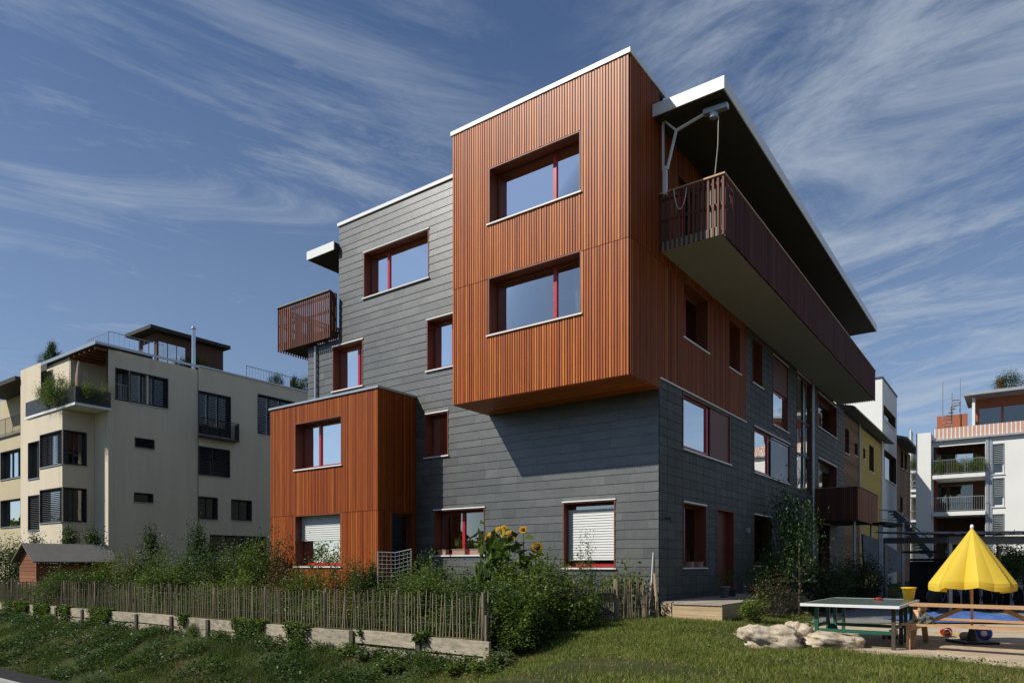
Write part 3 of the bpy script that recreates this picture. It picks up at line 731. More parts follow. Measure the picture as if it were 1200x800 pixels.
def lawn_keep(x,y):
    s=-CA*x+SA*y; n=SA*x+CA*y
    m=vis(x,y)&(y>8.0)&~in_poly(x,y,sandP)&~in_poly(x,y,pathP)&((s<8.6)|(n<10.9))&(s<9.6)&((n<17.1)|(s<6.0))
    return m
P = scatter(520000,(-3,16,8,19.3),lawn_keep)
pn = patch(P[:,0],P[:,1]); dist=P[:,1]
left = np.clip((2.2-P[:,0])/2.5,0,1)*np.clip((13.5-P[:,1])/2,0,1)
keep = rs.uniform(size=len(P)) < np.clip(.72+pn*1.7-left*.8,.05,1)
P=P[keep]; V1,F1=blades('g',P,.06,.011,.45,rs,None)
def bank_keep(x,y):
    s=-CA*x+SA*y; n=SA*x+CA*y
    return vis(x,y)&(s>=9.2)&(n<10.9)&(n>7.45)
Q = scatter(700000,(-26,1,9,34),bank_keep)
pn = patch(Q[:,0],Q[:,1],.8); keep = rs.uniform(size=len(Q)) < np.clip(.8+pn*1.8,.10,1)
Q=Q[keep]; pn=pn[keep]; V2,F2=blades('g',Q,.12*np.clip(.75+pn*1.6,.3,1.8),.014,.6,rs,None)
for V,F,m_,lab in ((V1,F1,'grass','short patchy sunlit lawn between fence, deck and play area'),(V2,F2,'grass_bank','long dark grass on the bank below the sleeper wall')):
    o = bpy.data.objects.new('grass',npmesh('grass',V,F,M[m_])); COL.objects.link(o); tag(o,lab,'grass',kind='stuff')
# weeds on the bank
def weeds(name,label,n,keep,box,mat,ln,wd,thr,hh,seed,off):
    global rs
    rs=np.random.RandomState(seed); W=scatter(n,box,keep); pn=patch(W[:,0],W[:,1],1.1,off)
    W=W[(pn>thr)]; W[:,2]+=rs.uniform(.01,hh,len(W))
    V,F=leaves_np(W,ln,wd,rs,1.2); o=bpy.data.objects.new(name,npmesh(name,V,F,M[mat])); COL.objects.link(o); tag(o,label,'weeds',kind='stuff')
weeds('weeds','dark leafy weeds spreading over the grass bank',420000,bank_keep,(-26,1,9,34),'leaf_c',.085,.05,.04,.24,31,0)
weeds('weeds','pale broad leaved weeds dotted over the grass bank',60000,bank_keep,(-26,1,9,34),'leaf_d',.055,.03,.30,.24,32,9)
weeds('weeds','bright green clover mats on the grass bank',150000,bank_keep,(-26,1,9,34),'leaf_a',.06,.04,.18,.14,34,21)
weeds('weeds','low clover tufts in the lawn',40000,lawn_keep,(-3,16,8,19.3),'leaf_a',.05,.035,.20,.07,33,5)
rs=np.random.RandomState(41)
ss=rs.uniform(8.7,40,60000); p3=np.array([noise.noise(Vector((a*1.3,4.2,0))) for a in ss]); ss=ss[p3>.12]; k_=len(ss); nn=10.98-rs.uniform(0,.28,k_)
dr=np.clip(p3[p3>.12]*1.6,.1,.6); zz=.04-rs.uniform(0,1,k_)*dr; V,F=leaves_np(np.c_[-CA*ss+SA*nn,SA*ss+CA*nn,zz],.07,.05,rs,.6)
o=bpy.data.objects.new('creeping_plants',npmesh('creeping_plants',V,F,M['leaf_a'])); COL.objects.link(o); tag(o,'patchy small leaved growth hanging over the top sleepers','creepers',kind='stuff')
ss=rs.uniform(8.9,40,150000); nn=11.12+rs.beta(1,1.3,150000)*3.2; xx=-CA*ss+SA*nn; yy=SA*ss+CA*nn
pn=patch(xx,yy,.9,17); hh=np.clip(.42+pn*.9,.05,.95); zz=-.05+rs.beta(1.3,1.6,150000)*hh
V,F=leaves_np(np.c_[xx,yy,zz],.07,.04,rs,.8); o=bpy.data.objects.new('undergrowth',npmesh('undergrowth',V,F,M['leaf_a'])); COL.objects.link(o); tag(o,'low tangled garden growth just behind the long paling fence','undergrowth',kind='stuff')
rs=np.random.RandomState(42)
ss=7.7+rs.beta(1.5,1.5,26000)*1.1; nn=rs.uniform(11.2,14.2,26000); xx=-CA*ss+SA*nn; yy=SA*ss+CA*nn
zz=-.2+rs.beta(1.3,1.3,26000)*np.clip(.55+1.6*patch(xx,yy,1.3,3),.1,1.4)
V,F=leaves_np(np.c_[xx,yy,zz],.075,.045,rs,.8); o=bpy.data.objects.new('undergrowth',npmesh('undergrowth',V,F,M['leaf_a'])); COL.objects.link(o); tag(o,'dense climbing growth swallowing the fence that runs back to the gate','undergrowth',kind='stuff')
# ================================================================== TIMBER WALL + PALING FENCE
def SN(s,n,z=0): return Vector((-CA*s+SA*n, SA*s+CA*n, z))
fang = math.atan2(SA,-CA)
tw = thing('timber_retaining_wall','low retaining wall of two weathered grey sleepers with dark posts under the long fence','retaining wall',SN(8.6,10.93),0)
inv = -Vector(tw.location)
s=8.45; k=0; r=random.Random(4)
while s<46:
    e=s+r.uniform(1.75,2.1)
    for (z0,z1) in ((-.32,-.03),(-.72,-.36)):
        m=MB(); dz=r.uniform(-.02,.02); p=SN(s+.02,10.88)+inv; q=SN(e-.02,10.88)+inv
        m.beam((p.x,p.y,(z0+z1)/2+dz),(q.x,q.y,(z0+z1)/2+dz+r.uniform(-.015,.015)),.11,z1-z0,None); m.build('sleeper',M['sleeper'],tw)
    m=MB(); p=SN(s,10.81)+inv; m.beam((p.x,p.y,-1.0),(p.x,p.y,-.03+r.uniform(-.03,.0)),.13,.07,None,up=(SA,CA,0)); m.build('post',M['postwood'] if k else M['sleeper'],tw)
    s=e; k+=1
def paling(name,label,pts,top,seed,posts=True,sp=(.065,.12),z0=None,group=None):
    root=thing(name,label,'fence',Vector((pts[0][0],pts[0][1],0)),0,group); o=-Vector((pts[0][0],pts[0][1],0)); r=random.Random(seed)
    m=MB(); wires=MB(); pm=[]
    for p,q in zip(pts,pts[1:]):
        p=Vector((p[0],p[1],0)); q=Vector((q[0],q[1],0)); L=(q-p).length; d=(q-p)/L; nn=Vector((-d.y,d.x,0)); a=0
        while a<L:
            c=p+d*a; g=ground_z(*(c+nn*.0).xy) if z0 is None else z0
            h=top+r.uniform(-.09,.05); l=r.gauss(0,.035); l2=r.gauss(0,.02); rad=r.uniform(.011,.019)
            m.tube([c+o+Vector((0,0,g-.03)), c+o+d*l*.5+nn*l2*.5+Vector((0,0,g+h*.5)), c+o+d*l+nn*l2+Vector((0,0,g+h))],rad,4,r2=rad*.75)
            a+=r.uniform(*sp)
        for hz in (.3,.72):
            g=z0 if z0 is not None else ground_z(*p.xy); g2=z0 if z0 is not None else ground_z(*q.xy)
            wires.tube([p+o+Vector((0,0,g+hz*top)),q+o+Vector((0,0,g2+hz*top))],.005,4)
        if posts:
            a=0
            while a<=L:
                c=p+d*a-nn*.05; g=z0 if z0 is not None else ground_z(*c.xy); pm.append((c+o,g)); a+=2.4
    m.build('paling',M['oldwood'],root); wires.build('wire',M['darkmetal'],root)
    for c,g in pm:
        mm=MB(); mm.tube([c+Vector((0,0,g-.1)),c+Vector((0,0,g+top+.04))],.04,8,r2=.035); mm.build('post',M['oldwood'],root)
    return root
cA=SN(8.72,10.98); cB=SN(46,10.98)
paling('paling_fence','long grey chestnut paling fence along the top of the sleeper wall',[(cA.x,cA.y),(cB.x,cB.y)],.90,1,z0=-.03)
paling('paling_fence','overgrown paling fence running back from the sunny corner towards the gate',[(cA.x+.05,cA.y+.05),(1.5,16.55)],.95,2)
paling('paling_fence','short dense paling fence between the gate and the house corner',[(2.55,17.3),(3.72,18.15)],.95,3,sp=(.045,.085))
# gate
gt=thing('garden_gate','small rustic paling gate with a diagonal brace between two stout posts','gate',(1.5,16.6,0)); o=-Vector((1.5,16.6,0))
p=Vector((1.58,16.62,0)); q=Vector((2.5,17.27,0)); m=MB(); d=(q-p)
for i in range(15):
    c=p+d*(i/14); g=.05; m.tube([c+o+Vector((0,0,g)),c+o+Vector((rnd.gauss(0,.01),0,g+.88+rnd.uniform(-.05,.03)))],.018,5)
m.build('paling',M['oldwood'],gt)
m=MB(); 
for z in (.25,.75): m.beam(p+o+Vector((0,.04,z)),q+o+Vector((0,.04,z)),.05,.07)
m.beam(p+o+Vector((0,.04,.75)),q+o+Vector((0,.04,.25)),.05,.07); m.build('brace',M['postwood'],gt)
for c in ((1.5,16.57,0),(2.56,17.3,0)):
    m=MB(); m.tube([Vector(c)+o,Vector(c)+o+Vector((0,0,1.12))],.075,9,r2=.065); m.build('post',M['oldwood'],gt)
# stakes and stick by the house corner
for i,(a,b,lab,mt,rr) in enumerate(((pt(756,18.0,0.05),pt(757,18.1,1.05),'stout round fence stake standing left of the leaning pole','oldwood',.06),
      (pt(771,17.9,.05),pt(767,17.95,1.25),'pale split stake leaning beside the house corner','deckside',.045))):
    m=MB(); l=Vector(a); m.tube([Vector((0,0,0)),Vector(b)-l],rr,7,r2=rr*.7); ob=m.build('stake',M[mt],None,loc=l); tag(ob,lab,'stake')
l=pt(760.5,18.0,.1); m=MB(); m.tube([Vector((0,0,0)),pt(765.5,18.1,EYE+.33)-l],.014,6); ob=m.build('garden_pole',M['white'],None,loc=l); tag(ob,'thin white metal pole leaning on the slate corner','pole')
l=pt(769,18.2,.1); m=MB(); m.tube([Vector((0,0,0)),pt(766,18.25,EYE+.32)-l],.02,6); ob=m.build('garden_pole',M['postwood'],None,loc=l); tag(ob,'thin dark wooden pole leaning against the white pole','pole')
# ================================================================== DECK
dk=thing('wooden_deck','raised wooden deck step with pale plank sides at the foot of the dark side wall','deck',C0,-R(36))
m=MB(); zd=.5
for i in range(13):
    x0=.06+i*.142; m.box(x0,x0+.136,-.6 if x0>.6 else .02,8.6,zd-.03,zd)
m.build('deck_board',M['deck'],dk)
m=MB()
for i in range(3):
    z0=.08+i*.13; m.box(.62,1.9,-.57,-.54,z0,z0+.125); m.box(1.87,1.9,-.535,8.6,z0,z0+.125)
m.box(.62,1.86,-.53,8.5,.06,zd-.035,M['joint']) if False else None
m.box(.06,.60,-.01,.018,.06,.46)
m.build('fascia_board',M['deckside'],dk)
# doorstep bits on the deck
def pot(loc, r, h, key, sc, label, mat='terracotta', cat='potted plant', name='potted_plant', group=None):
    t=thing(name,label,cat,loc,0,group); m=MB(); m.lathe([(r*.7,0),(r,h),(r*1.08,h),(r*1.08,h+.03),(r*.9,h+.03),(r*.88,h-.02)],14); m.build('pot',M[mat],t,True)
    me,sm=PLANTS[key]; f=bpy.data.objects.new('foliage',me); COL.objects.link(f); f.parent=t; f.location=(0,0,h-.03); f.scale=(sc,sc,sc); f.rotation_euler=(0,0,rnd.uniform(0,6)); return t
def hb(u,v,z): return UV(u,v,z)
pot(hb(-.6,3.3,zd),.16,.3,'pot',1.1,'dark potted plant on the deck left of the house door','steel')
pot(hb(-.45,6.6,zd),.18,.28,'pot',1.3,'terracotta potted shrub on the deck right of the house door')
m=MB(); m.box(-.14,.14,-.1,.1,0,.22); m.box(-.1,.1,-.07,.07,.221,.27); ob=m.build('doorstep_crate',M['darkmetal'],None,loc=hb(-.5,4.1,zd)); tag(ob,'dark low crate standing on the deck by the house door','crate')
# ================================================================== SILL PLANTERS
def planter(F, r, fa, w, h, label, key, sc, mat='pinkpot'):
    a=r[0]+(r[1]-r[0])*fa; p=F.P(a,-.06,r[2]+.006); loc=UV(-p[0],p[1],p[2])
    t=thing('planter',label,'planter',loc,-R(36)); m=MB(); m.box(-w/2,w/2,-.09,.09,0,h); m.box(-w/2-.015,w/2+.015,-.105,.105,h,h+.02); m.build('trough',M[mat],t)
    me,sm=PLANTS[key]; f=bpy.data.objects.new('foliage',me); COL.objects.link(f); f.parent=t; f.location=(0,0,h-.05); f.scale=(sc*w*1.2,sc*.5,sc); return t
planter(F0,w5,.83,.3,.16,'short clay trough at the left end of the red mullioned ground window','pot',.45)
planter(F0,w5,.50,.52,.17,'long clay trough in the middle of the red mullioned ground window','pot',.9)
planter(F0,w5,.18,.42,.17,'clay trough with pale leafy plant at the right end of the red mullioned ground window','potflower',.8)
planter(R0,rg1,.3,.3,.15,'left plant trough on the shaded ground window sill of the side wall','pot',.8)
planter(R0,rg1,.7,.3,.15,'right plant trough on the shaded ground window sill of the side wall','pot',.7)
# ================================================================== GARDEN PLANTS
def gl(px,d): 
    x=(px-CX)/FPX*d; return Vector((x,d,ground_z(x,d)))
shr=[ # key, px, depth, scale(x,y,z), label
('dark',8,33,(1.5,1.5,2.0),'tall dark bush at the far left edge beside the garden shed'),
('thuja',40,35,(1.8,1.8,2.7),'dark rounded evergreen rising just behind the shed roof'),
('conifer',82,34,(2.0,2.0,3.1),'feathery conifer with thin leader to the right of the shed roof'),
('conifer',110,32.5,(2.2,2.2,2.9),'second feathery conifer in front of the lit wall corner'),
('dark',92,27.6,(1.3,1.3,.95),'dark leafy bush covering the right end of the shed'),
('mid',70,26.3,(1.3,1.3,.95),'bright low bush in front of the shed'),
('mid2',118,27.0,(1.2,1.2,1.2),'rounded green bush below the lit corner strip'),
('yellow',140,28,(1.1,1.1,1.55),'golden green shrub right of the lit corner strip'),
('autumn',160,28.5,(1.2,1.2,1.9),'russet tinted shrub before the shaded cream wall'),
('conifer',176,28.5,(1.6,1.6,2.75),'pointed dark conifer before the shaded cream wall'),
('grey',196,27,(1.2,1.2,1.9),'pale feathery shrub right of the pointed conifer'),
('mid',185,24.8,(1.3,1.3,1.05),'low green bush behind the paling below the pointed conifer'),
('mid',214,26,(1.1,1.1,1.2),'leafy green bush left of the columnar evergreen'),
('thuja',234,27,(1.5,1.5,2.75),'columnar dark evergreen below the small square windows'),
('dark',248,25.2,(1.1,1.1,1.35),'dark bush at the foot of the columnar evergreen'),
('grey',262,25.5,(1.1,1.1,1.75),'pale twiggy shrub right of the columnar evergreen'),
('mid2',286,25.5,(1.2,1.2,1.6),'bright green shrub against the shaded wall'),
('yellow',272,22.3,(1.2,1.2,1.0),'yellowish low bush behind the paling'),
('mid',306,24.5,(1.2,1.2,1.75),'green bush touching the left edge of the small timber bay'),
('red',336,21.6,(1.0,1.0,2.0),'red leaved twiggy shrub in front of the small timber bay'),
('autumn',322,20.6,(1.0,1.0,1.2),'brownish low shrub at the left foot of the small timber bay'),
('mid',352,20.4,(1.0,1.0,1.0),'green bush below the venetian blind window'),
('sparse',378,20.0,(1.0,1.0,1.65),'thin green sapling in front of the venetian blind window'),
('red',398,20.2,(.8,.8,1.1),'low red leaved shrub under the venetian blind window'),
('sparse',412,19.6,(.8,.8,1.3),'thin sapling before the right timber boards of the small bay'),
('dark',424,19.4,(.9,.9,1.15),'dark bush at the right foot of the small timber bay'),
('thuja',437,19.6,(.9,.9,1.35),'small upright evergreen left of the white netting'),
('autumn',405,17.8,(.9,.9,.8),'low mixed bush behind the paling before the netting'),
('mid2',500,18.6,(1.25,1.25,1.35),'large leafy bush right of the white netting'),
('mid',520,17.2,(1.1,1.1,1.1),'round green bush below the clay troughs'),
('yellow',545,16.8,(1.1,1.1,.95),'bright bush left of the sunflowers'),
('mid',475,17.2,(1.1,1.1,.8),'low leafy bush behind the paling near the netting'),
('dark',560,15.2,(1.0,1.0,.85),'dark tangled bush at the sunny fence corner'),
('mid2',590,16.3,(1.15,1.15,1.25),'leafy bush under the group of sunflowers'),
('yellow',615,15.7,(1.25,1.25,1.15),'bright climbing mass right of the fence corner'),
('mid',640,16.2,(1.15,1.15,1.2),'green climbing mass left of the white blind window'),
('dark',597,14.7,(1.0,1.0,.95),'dark shaded growth inside the fence corner'),
('yellow',655,17.0,(.9,.9,1.15),'yellow green bush beneath the left side of the white blind window'),
('laurel',667,15.9,(.6,.5,1.3),'broad leaved plant in front of the gate post'),
('mid2',695,18.4,(.75,.6,1.0),'fresh green bush behind the gate'),
('laurel',733,18.4,(1.5,1.1,1.85),'pale green fern like bush above the paling by the corner'),
('sparse',685,18.4,(.45,.45,1.9),'slender sapling against the white blind window'),
('laurel',884,16.9,(.85,.85,.95),'small golden bush beside the wooden deck'),

('dark',905,19.6,(.8,.8,1.3),'dark bush at the end of the deck'),
('dark',965,21.5,(1.1,1.1,1.2),'dark low bush behind the tennis table'),
('red',912,18.2,(1,1,1.0),'dusky reddish bush at the edge of the deck'),
('dark',1010,25,(1.3,1.3,1.3),'dark bush below the red balcony'),
('laurel',938,14.6,(.5,.5,.6),'small yellowish weed bush behind the large pale boulder'),
]
for key,px,d,sc,lab in shr: plant(key,gl(px,d),sc,lab)
p_=UV(-.75,v_at(922,-.75),.1); plant('dark',p_,(1.5,1.2,3.0),'tall dark climber on the side wall near the downpipe')
# broad-leaved creepers hanging over the sleeper wall
cr=[('big_grey',18,27.6,.9,'grey leaved creeper over the sleepers at the far left'),('big',112,23.6,.5,'small creeper hanging on the sleepers near the left'),
 ('big_grey',140,22.6,.45,'pale creeper hanging on the sleepers in front of the conifer'),('big',345,17.0,.4,'small dark creeper over the sleepers under the blind window'),
 ('big',412,15.7,.5,'leafy creeper drooping over the sleepers before the netting'),('big_grey',435,15.2,.5,'pale leafy plant at the foot of the sleepers'),
 ('big',540,13.5,.55,'broad leaves at the foot of the corner sleepers'),('big_grey',585,13.3,.6,'pale gourd leaves trailing round the corner post'),('big',570,12.9,.5,'gourd leaves on the slope below the corner post')]
cr+=[('big',62,25.3,.45,'leafy creeper over the sleepers in front of the shed bush'),('mid',228,19.9,.35,'fine leaved creeper spilling over the sleepers below the columnar evergreen'),
 ('big',262,19.0,.4,'dark creeper on the sleepers right of the columnar evergreen'),('mid2',310,17.8,.35,'low creeper on the sleepers left of the small timber bay'),('big_grey',378,16.3,.4,'pale creeper dropping over the sleepers under the thin sapling'),
 ('mid',495,14.3,.3,'small leafy tuft hanging on the sleepers near the corner'),('big',185,21.3,.4,'broad creeper over the sleepers below the pointed conifer'),('big',455,14.2,.5,'dark broad leaves at the foot of the sleepers left of the corner')]
for key,px,d,s_,lab in cr:
    p=gl(px,d); s0,n0=sn(p.x,p.y)
    p.z=ground_z(p.x,p.y); plant(key,p,(s_,s_,s_*.8),lab,'creeper','creeper')
# young dark tree
def tree(name,label,loc,h,cr,key,sc,tr=.05):
    t=thing(name,label,'tree',loc); m=MB(); m.tube([(0,0,-.1),(.04,.02,h*.5),(0,0,h)],tr,8,r2=tr*.5)
    r=random.Random(int(h*100))
    for k in range(7):
        a=r.uniform(0,6.28); z=h*r.uniform(.45,.95); m.tube([(0,0,z),(cr*.7*math.cos(a),cr*.7*math.sin(a),z+cr*.6)],tr*.4,5,r2=.006)
    m.build('trunk',M['bark'],t)
    me,sm=PLANTS[key]; f=bpy.data.objects.new('crown',me); COL.objects.link(f); f.parent=t; f.location=(0,0,h*.5); f.scale=sc; return t
tree('young_tree','slender young tree with dusky foliage standing between deck and tennis table',pt(936,18.6,0),2.0,.5,'treecrown',(1.0,1.0,2.3),.035)
# sunflowers
def sunflower(px,py,d,label,face=0,tilt=.3,base=None,r=.15):
    top=pt(px,d,EYE+(HY-py)/FPX*d); b=gl(px+rnd.uniform(-5,5) if base is None else base,d+.1)
    t=thing('sunflower',label,'sunflower',b,0,'sunflowers in front of the slate wall'); e=top-b
    m=MB(); m.tube([(0,0,0),(e.x*.3,e.y*.3,e.z*.55),(e.x,e.y+.05,e.z-.03)],.018,6,r2=.012); m.build('stem',M['stem'],t)
    rs2=np.random.RandomState(int(px*7)); n=46; zz=rs2.uniform(.2,.92,n); cent=np.c_[rs2.normal(size=n)*.17+e.x*zz,rs2.normal(size=n)*.17+e.y*zz,e.z*zz]
    V,F=leaves_np(cent,.27,.21,rs2,.9); o=bpy.data.objects.new('foliage',npmesh('foliage',V,F,M['leaf_d' if face else 'leaf_a'])); COL.objects.link(o); o.parent=t
    m=MB(); n=18
    for k in range(n):
        a=2*math.pi*k/n; c,s=math.cos(a),math.sin(a); w=.03
        m.add([(c*r*.4,s*r*.4,0),(c*r*.75-s*w,s*r*.75+c*w,.02),(c*r*1.05,s*r*1.05,.0),(c*r*.75+s*w,s*r*.75-c*w,.02)],[(0,1,2,3)])
    hd=m.build('flower_head',M['petal'],t); hd.location=e; hd.rotation_euler=(math.pi/2-tilt,0,rnd.uniform(-.3,.1)-.25)
    m=MB(); m.lathe([(.001,.045),(r*.3,.045),(r*.45,.02),(r*.42,-.02),(.001,-.03)],14); sd_=m.build('seed_disc',M['seed'],hd,True)
sunflower(574.5,630,17.2,'leftmost open sunflower of the group in front of the slate wall')
sunflower(585.5,623,17.3,'large open sunflower second from the left, at the top of the group')
sunflower(598,627.5,17.2,'round open sunflower third from the left in the group')
sunflower(590.5,619,17.4,'small half hidden sunflower peeping above the others',r=.09)
sunflower(613,620.5,17.3,'small lone sunflower on a thin bare stalk beside the group',r=.10)
sunflower(630,641,17.0,'drooping sunflower on a bent stalk right of the group',tilt=-.5,r=.16,base=622)
plant('big',gl(586,16.9),(.95,.6,3.0),'mass of large drooping sunflower leaves below the flower heads','leafy plant','sunflower_foliage')
plant('big',gl(624,17.2),(.5,.5,2.1),'narrow column of sunflower leaves under the drooping flower','leafy plant','sunflower_foliage')
# netting
nt_=thing('garden_netting','white horizontal string netting stretched between thin posts beside the small timber bay','netting',gl(447,19.3))
a=gl(443,19.2); b=gl(482,20.3); o=-a; nt_.location=a; m=MB()
for i in range(11):
    z=EYE+.36-i*.11; m.tube([Vector((0,0,z-a.z)),(a+b)/2+o+Vector((0,0,z-.03-a.z)),b+o+Vector((0,0,z-a.z+.06))],.007 if i else .014,4)
for i in range(9):
    c=a.lerp(b,i/8)+o; m.tube([c+Vector((0,0,.1)),c+Vector((0,0,EYE+.36))],.003,3)
m.build('net',M['net'],nt_)
for c in (a,b): m=MB(); m.tube([c+o,c+o+Vector((0,0,EYE+.40))],.02,6); m.build('post',M['steel'],nt_)
# ================================================================== SHED
sh=thing('garden_shed','small red brown timber garden shed with a grey felt roof half hidden by bushes','shed',gl(22,30),-R(36)); 
m=MB(); FW,DP=2.1,2.2
gx0=-1.0
# gable end faces -y(local) ; long side faces +x
sh.location = Vector((gl(43,29.5).x, gl(43,29.5).y, -.05))
def shed():
    hz=1.75; rz_=2.35; w=1.75; L=3.0
    m=MB(); n=15
    for i in range(n):      # horizontal boards on gable
        z0=i*rz_/n; z1=z0+rz_/n-.012; zz=(z0+z1)/2
        hw = w/2 if zz<hz else w/2*(rz_-zz)/(rz_-hz)
        if hw>.05: m.box(-w/2-hw,-w/2+hw,-.025,0,z0,z1)
    for i in range(11):
        z0=i*hz/11; m.box(0,.025,.0,L,z0,z0+hz/11-.012); m.box(-w-.025,-w,0,L,z0,z0+hz/11-.012)
    m.box(-w,0,L-.02,L,0,hz); m.box(-.06,.03,-.03,.03,0,hz); m.build('wall',M['brownred'],sh)
    m=MB()
    for sgn in (1,-1):
        p0=(-w/2,-.25,rz_+.05); e=(-w/2+sgn*(w/2+.28),-.25,hz-.14)
        q0=(-w/2,L+.2,rz_+.05); f=(e[0],L+.2,e[2])
        m.add([p0,e,f,q0,(p0[0],p0[1],p0[2]+.05),(e[0],e[1],e[2]+.05),(f[0],f[1],f[2]+.05),(q0[0],q0[1],q0[2]+.05)],[(0,1,2,3),(4,7,6,5),(0,4,5,1),(1,5,6,2),(2,6,7,3)])
    m.build('roof',M['felt'],sh)
M['brownred']=island('shed_boards',[(0,(.19,.07,.032)),(1,(.28,.11,.05))],rough=.8,stretch=(.6,.6,8),scale=3,nvar=.25)
shed()
# ================================================================== CREAM APARTMENT BLOCK (left)
UL=30.6; VK=-.1
cb=thing('apartment_block','large cream apartment block with dark louvred windows and a brown penthouse','apartment block',UV(UL,VK,0),-R(36))
def CF(k,c): return Face(k,c,UL,VK)
A=CF('R',UL)
def dwin(F,par,r,lou=True,mull=(.33,.66),sill=True,glass='glass_dark',dep=.15):
    w=window(F,par,r,mull=mull,fr='darkmetal',rev='darkmetal',glass=glass,depth=dep+.12,sill=False,top=False,fw=.05)
    a0,a1,z0,z1=r
    if sill: s=MB(); F.box(s,a0-.03,a1+.03,-.1,.05,z0-.04,z0-.002); s.build('sill',M['zinc'],w)
    if lou:
        for i,(x0,x1) in enumerate(zip((0,)+tuple(mull),tuple(mull)+(1,))):
            s=MB(); louvre(F,s,a0+(a1-a0)*x0+.05,a0+(a1-a0)*x1-.05,z0+.04,z1-.06,-.08,M['dblind'],pitch=.1,w=.08,tilt=.5); s.build('louvre',M['dblind'],w)
    return w
def pwall(F,par,regs,holes,mat,name='wall'):
    mb=MB(); backing(F,mb,regs,holes,mat=M[mat],inner=M['inner'],th=.3); return mb.build(name,None,par)
a1_=A.rect(152,197,434,471); a1_=(a1_[0],a1_[1],a1_[2],a1_[3])
log=(VK+.35,A.a(151),a1_[2],a1_[3])
sm1=A.rect(158,181,512,523.5); sm2=A.rect(157,179.5,576.5,587.5)
VN=A.a(232)
top_l=H(11.22); top_r=H(11.42)
pwall(A,cb,[(VK,VN,-.1,top_l)],[a1_,log,sm1,sm2],'cream')
dwin(A,cb,a1_); dwin(A,cb,sm1,False,()); dwin(A,cb,sm2,False,())
w=dwin(A,cb,log,False,(.5,),glass='glass_side',dep=.5,sill=False)
A2=CF('R',UL-.04)
c1=A2.rect(232.6,270.5,457,507.8); c2=A2.rect(302,345,461,507.8); c3=A2.rect(232.6,269.4,522,556); c4=A2.rect(232.6,255,581,607.6); c5=A2.rect(271,295,584.4,609)
c6=A2.rect(318,340,530,563); c7=A2.rect(318,340,585,610); c8=A2.rect(246,312,626,662)
pwall(A2,cb,[(VN,24,-.1,top_r)],[c1,c2,c3,c4,c5,c6,c7,c8],'cream')
dwin(A2,cb,c1); dwin(A2,cb,c2); dwin(A2,cb,c3,True,(.5,)); dwin(A2,cb,c4,False,(.5,)); dwin(A2,cb,c5,False,(.5,)); dwin(A2,cb,c6); dwin(A2,cb,c7)
dwin(A2,cb,c8,False,(.3,.6),False)
# little balcony on c1
mb=MB(); A2.box(mb,c1[0]-.05,c1[1]+.3,.02,.45,c1[2]-.22,c1[2]-.12); bl=mb.build('balcony',M['darkmetal'],cb)
mb=MB(); n=26
for i in range(n+1):
    a=c1[0]+(c1[1]-c1[0]+.25)*i/n; A2.box(mb,a-.008,a+.008,.42,.436,c1[2]-.12,c1[2]+.85)
A2.box(mb,c1[0]-.05,c1[1]+.3,.41,.45,c1[2]+.85,c1[2]+.88); A2.box(mb,c1[1]+.26,c1[1]+.3,.02,.41,c1[2]-.12,c1[2]+.85); mb.build('railing',M['darkmetal'],bl)
# lit strip, bay
UBY=u_at(111,VK); VBY=v_at(73,UBY)
Bf=CF('F',VK); pwall(Bf,cb,[(UL,UBY,-.1,H(8.1))],[],'cream')
Bu=CF('R',UBY); Bv=CF('F',VBY)
k1=(VBY,VK,H(5.2),H(6.97)); k2=(VBY,VK,H(2.24),H(4.02))
def shift(r,a0,a1): return (a0,a1,r[2],r[3])
ULW=u_at(33,VBY); pass
pwall(Bu,cb,[(VBY,VK,-.1,H(8.0))],[shift(k1,VBY+.05,VK-.4),shift(k2,VBY+.05,VK-.4)],'cream')
dwin(Bu,cb,shift(k1,VBY+.05,VK-.4),False,(.5,)); dwin(Bu,cb,shift(k2,VBY+.05,VK-.4),False,(.5,))
UM=u_at(47,VBY)
pwall(Bv,cb,[(UBY,ULW,-.1,H(8.0))],[shift(k1,UBY+.05,UM),shift(k2,UBY+.05,UM),(UM+.12,ULW-.02,H(4.7),H(6.7)),(UM+.12,ULW-.02,H(1.9),H(3.8))],'cream')
dwin(Bv,cb,shift(k1,UBY+.05,UM),True,(.35,.7)); dwin(Bv,cb,shift(k2,UBY+.05,UM),True,())
dwin(Bv,cb,(UM+.12,ULW-.02,H(4.7),H(6.7)),False,(.5,)); dwin(Bv,cb,(UM+.12,ULW-.02,H(1.9),H(3.8)),True,())
Bw=CF('F',VBY+.5); UWW=u_at(24,VBY+.5)
pwall(Bw,cb,[(ULW-.3,UWW,-.1,H(11.2))],[],'cream')
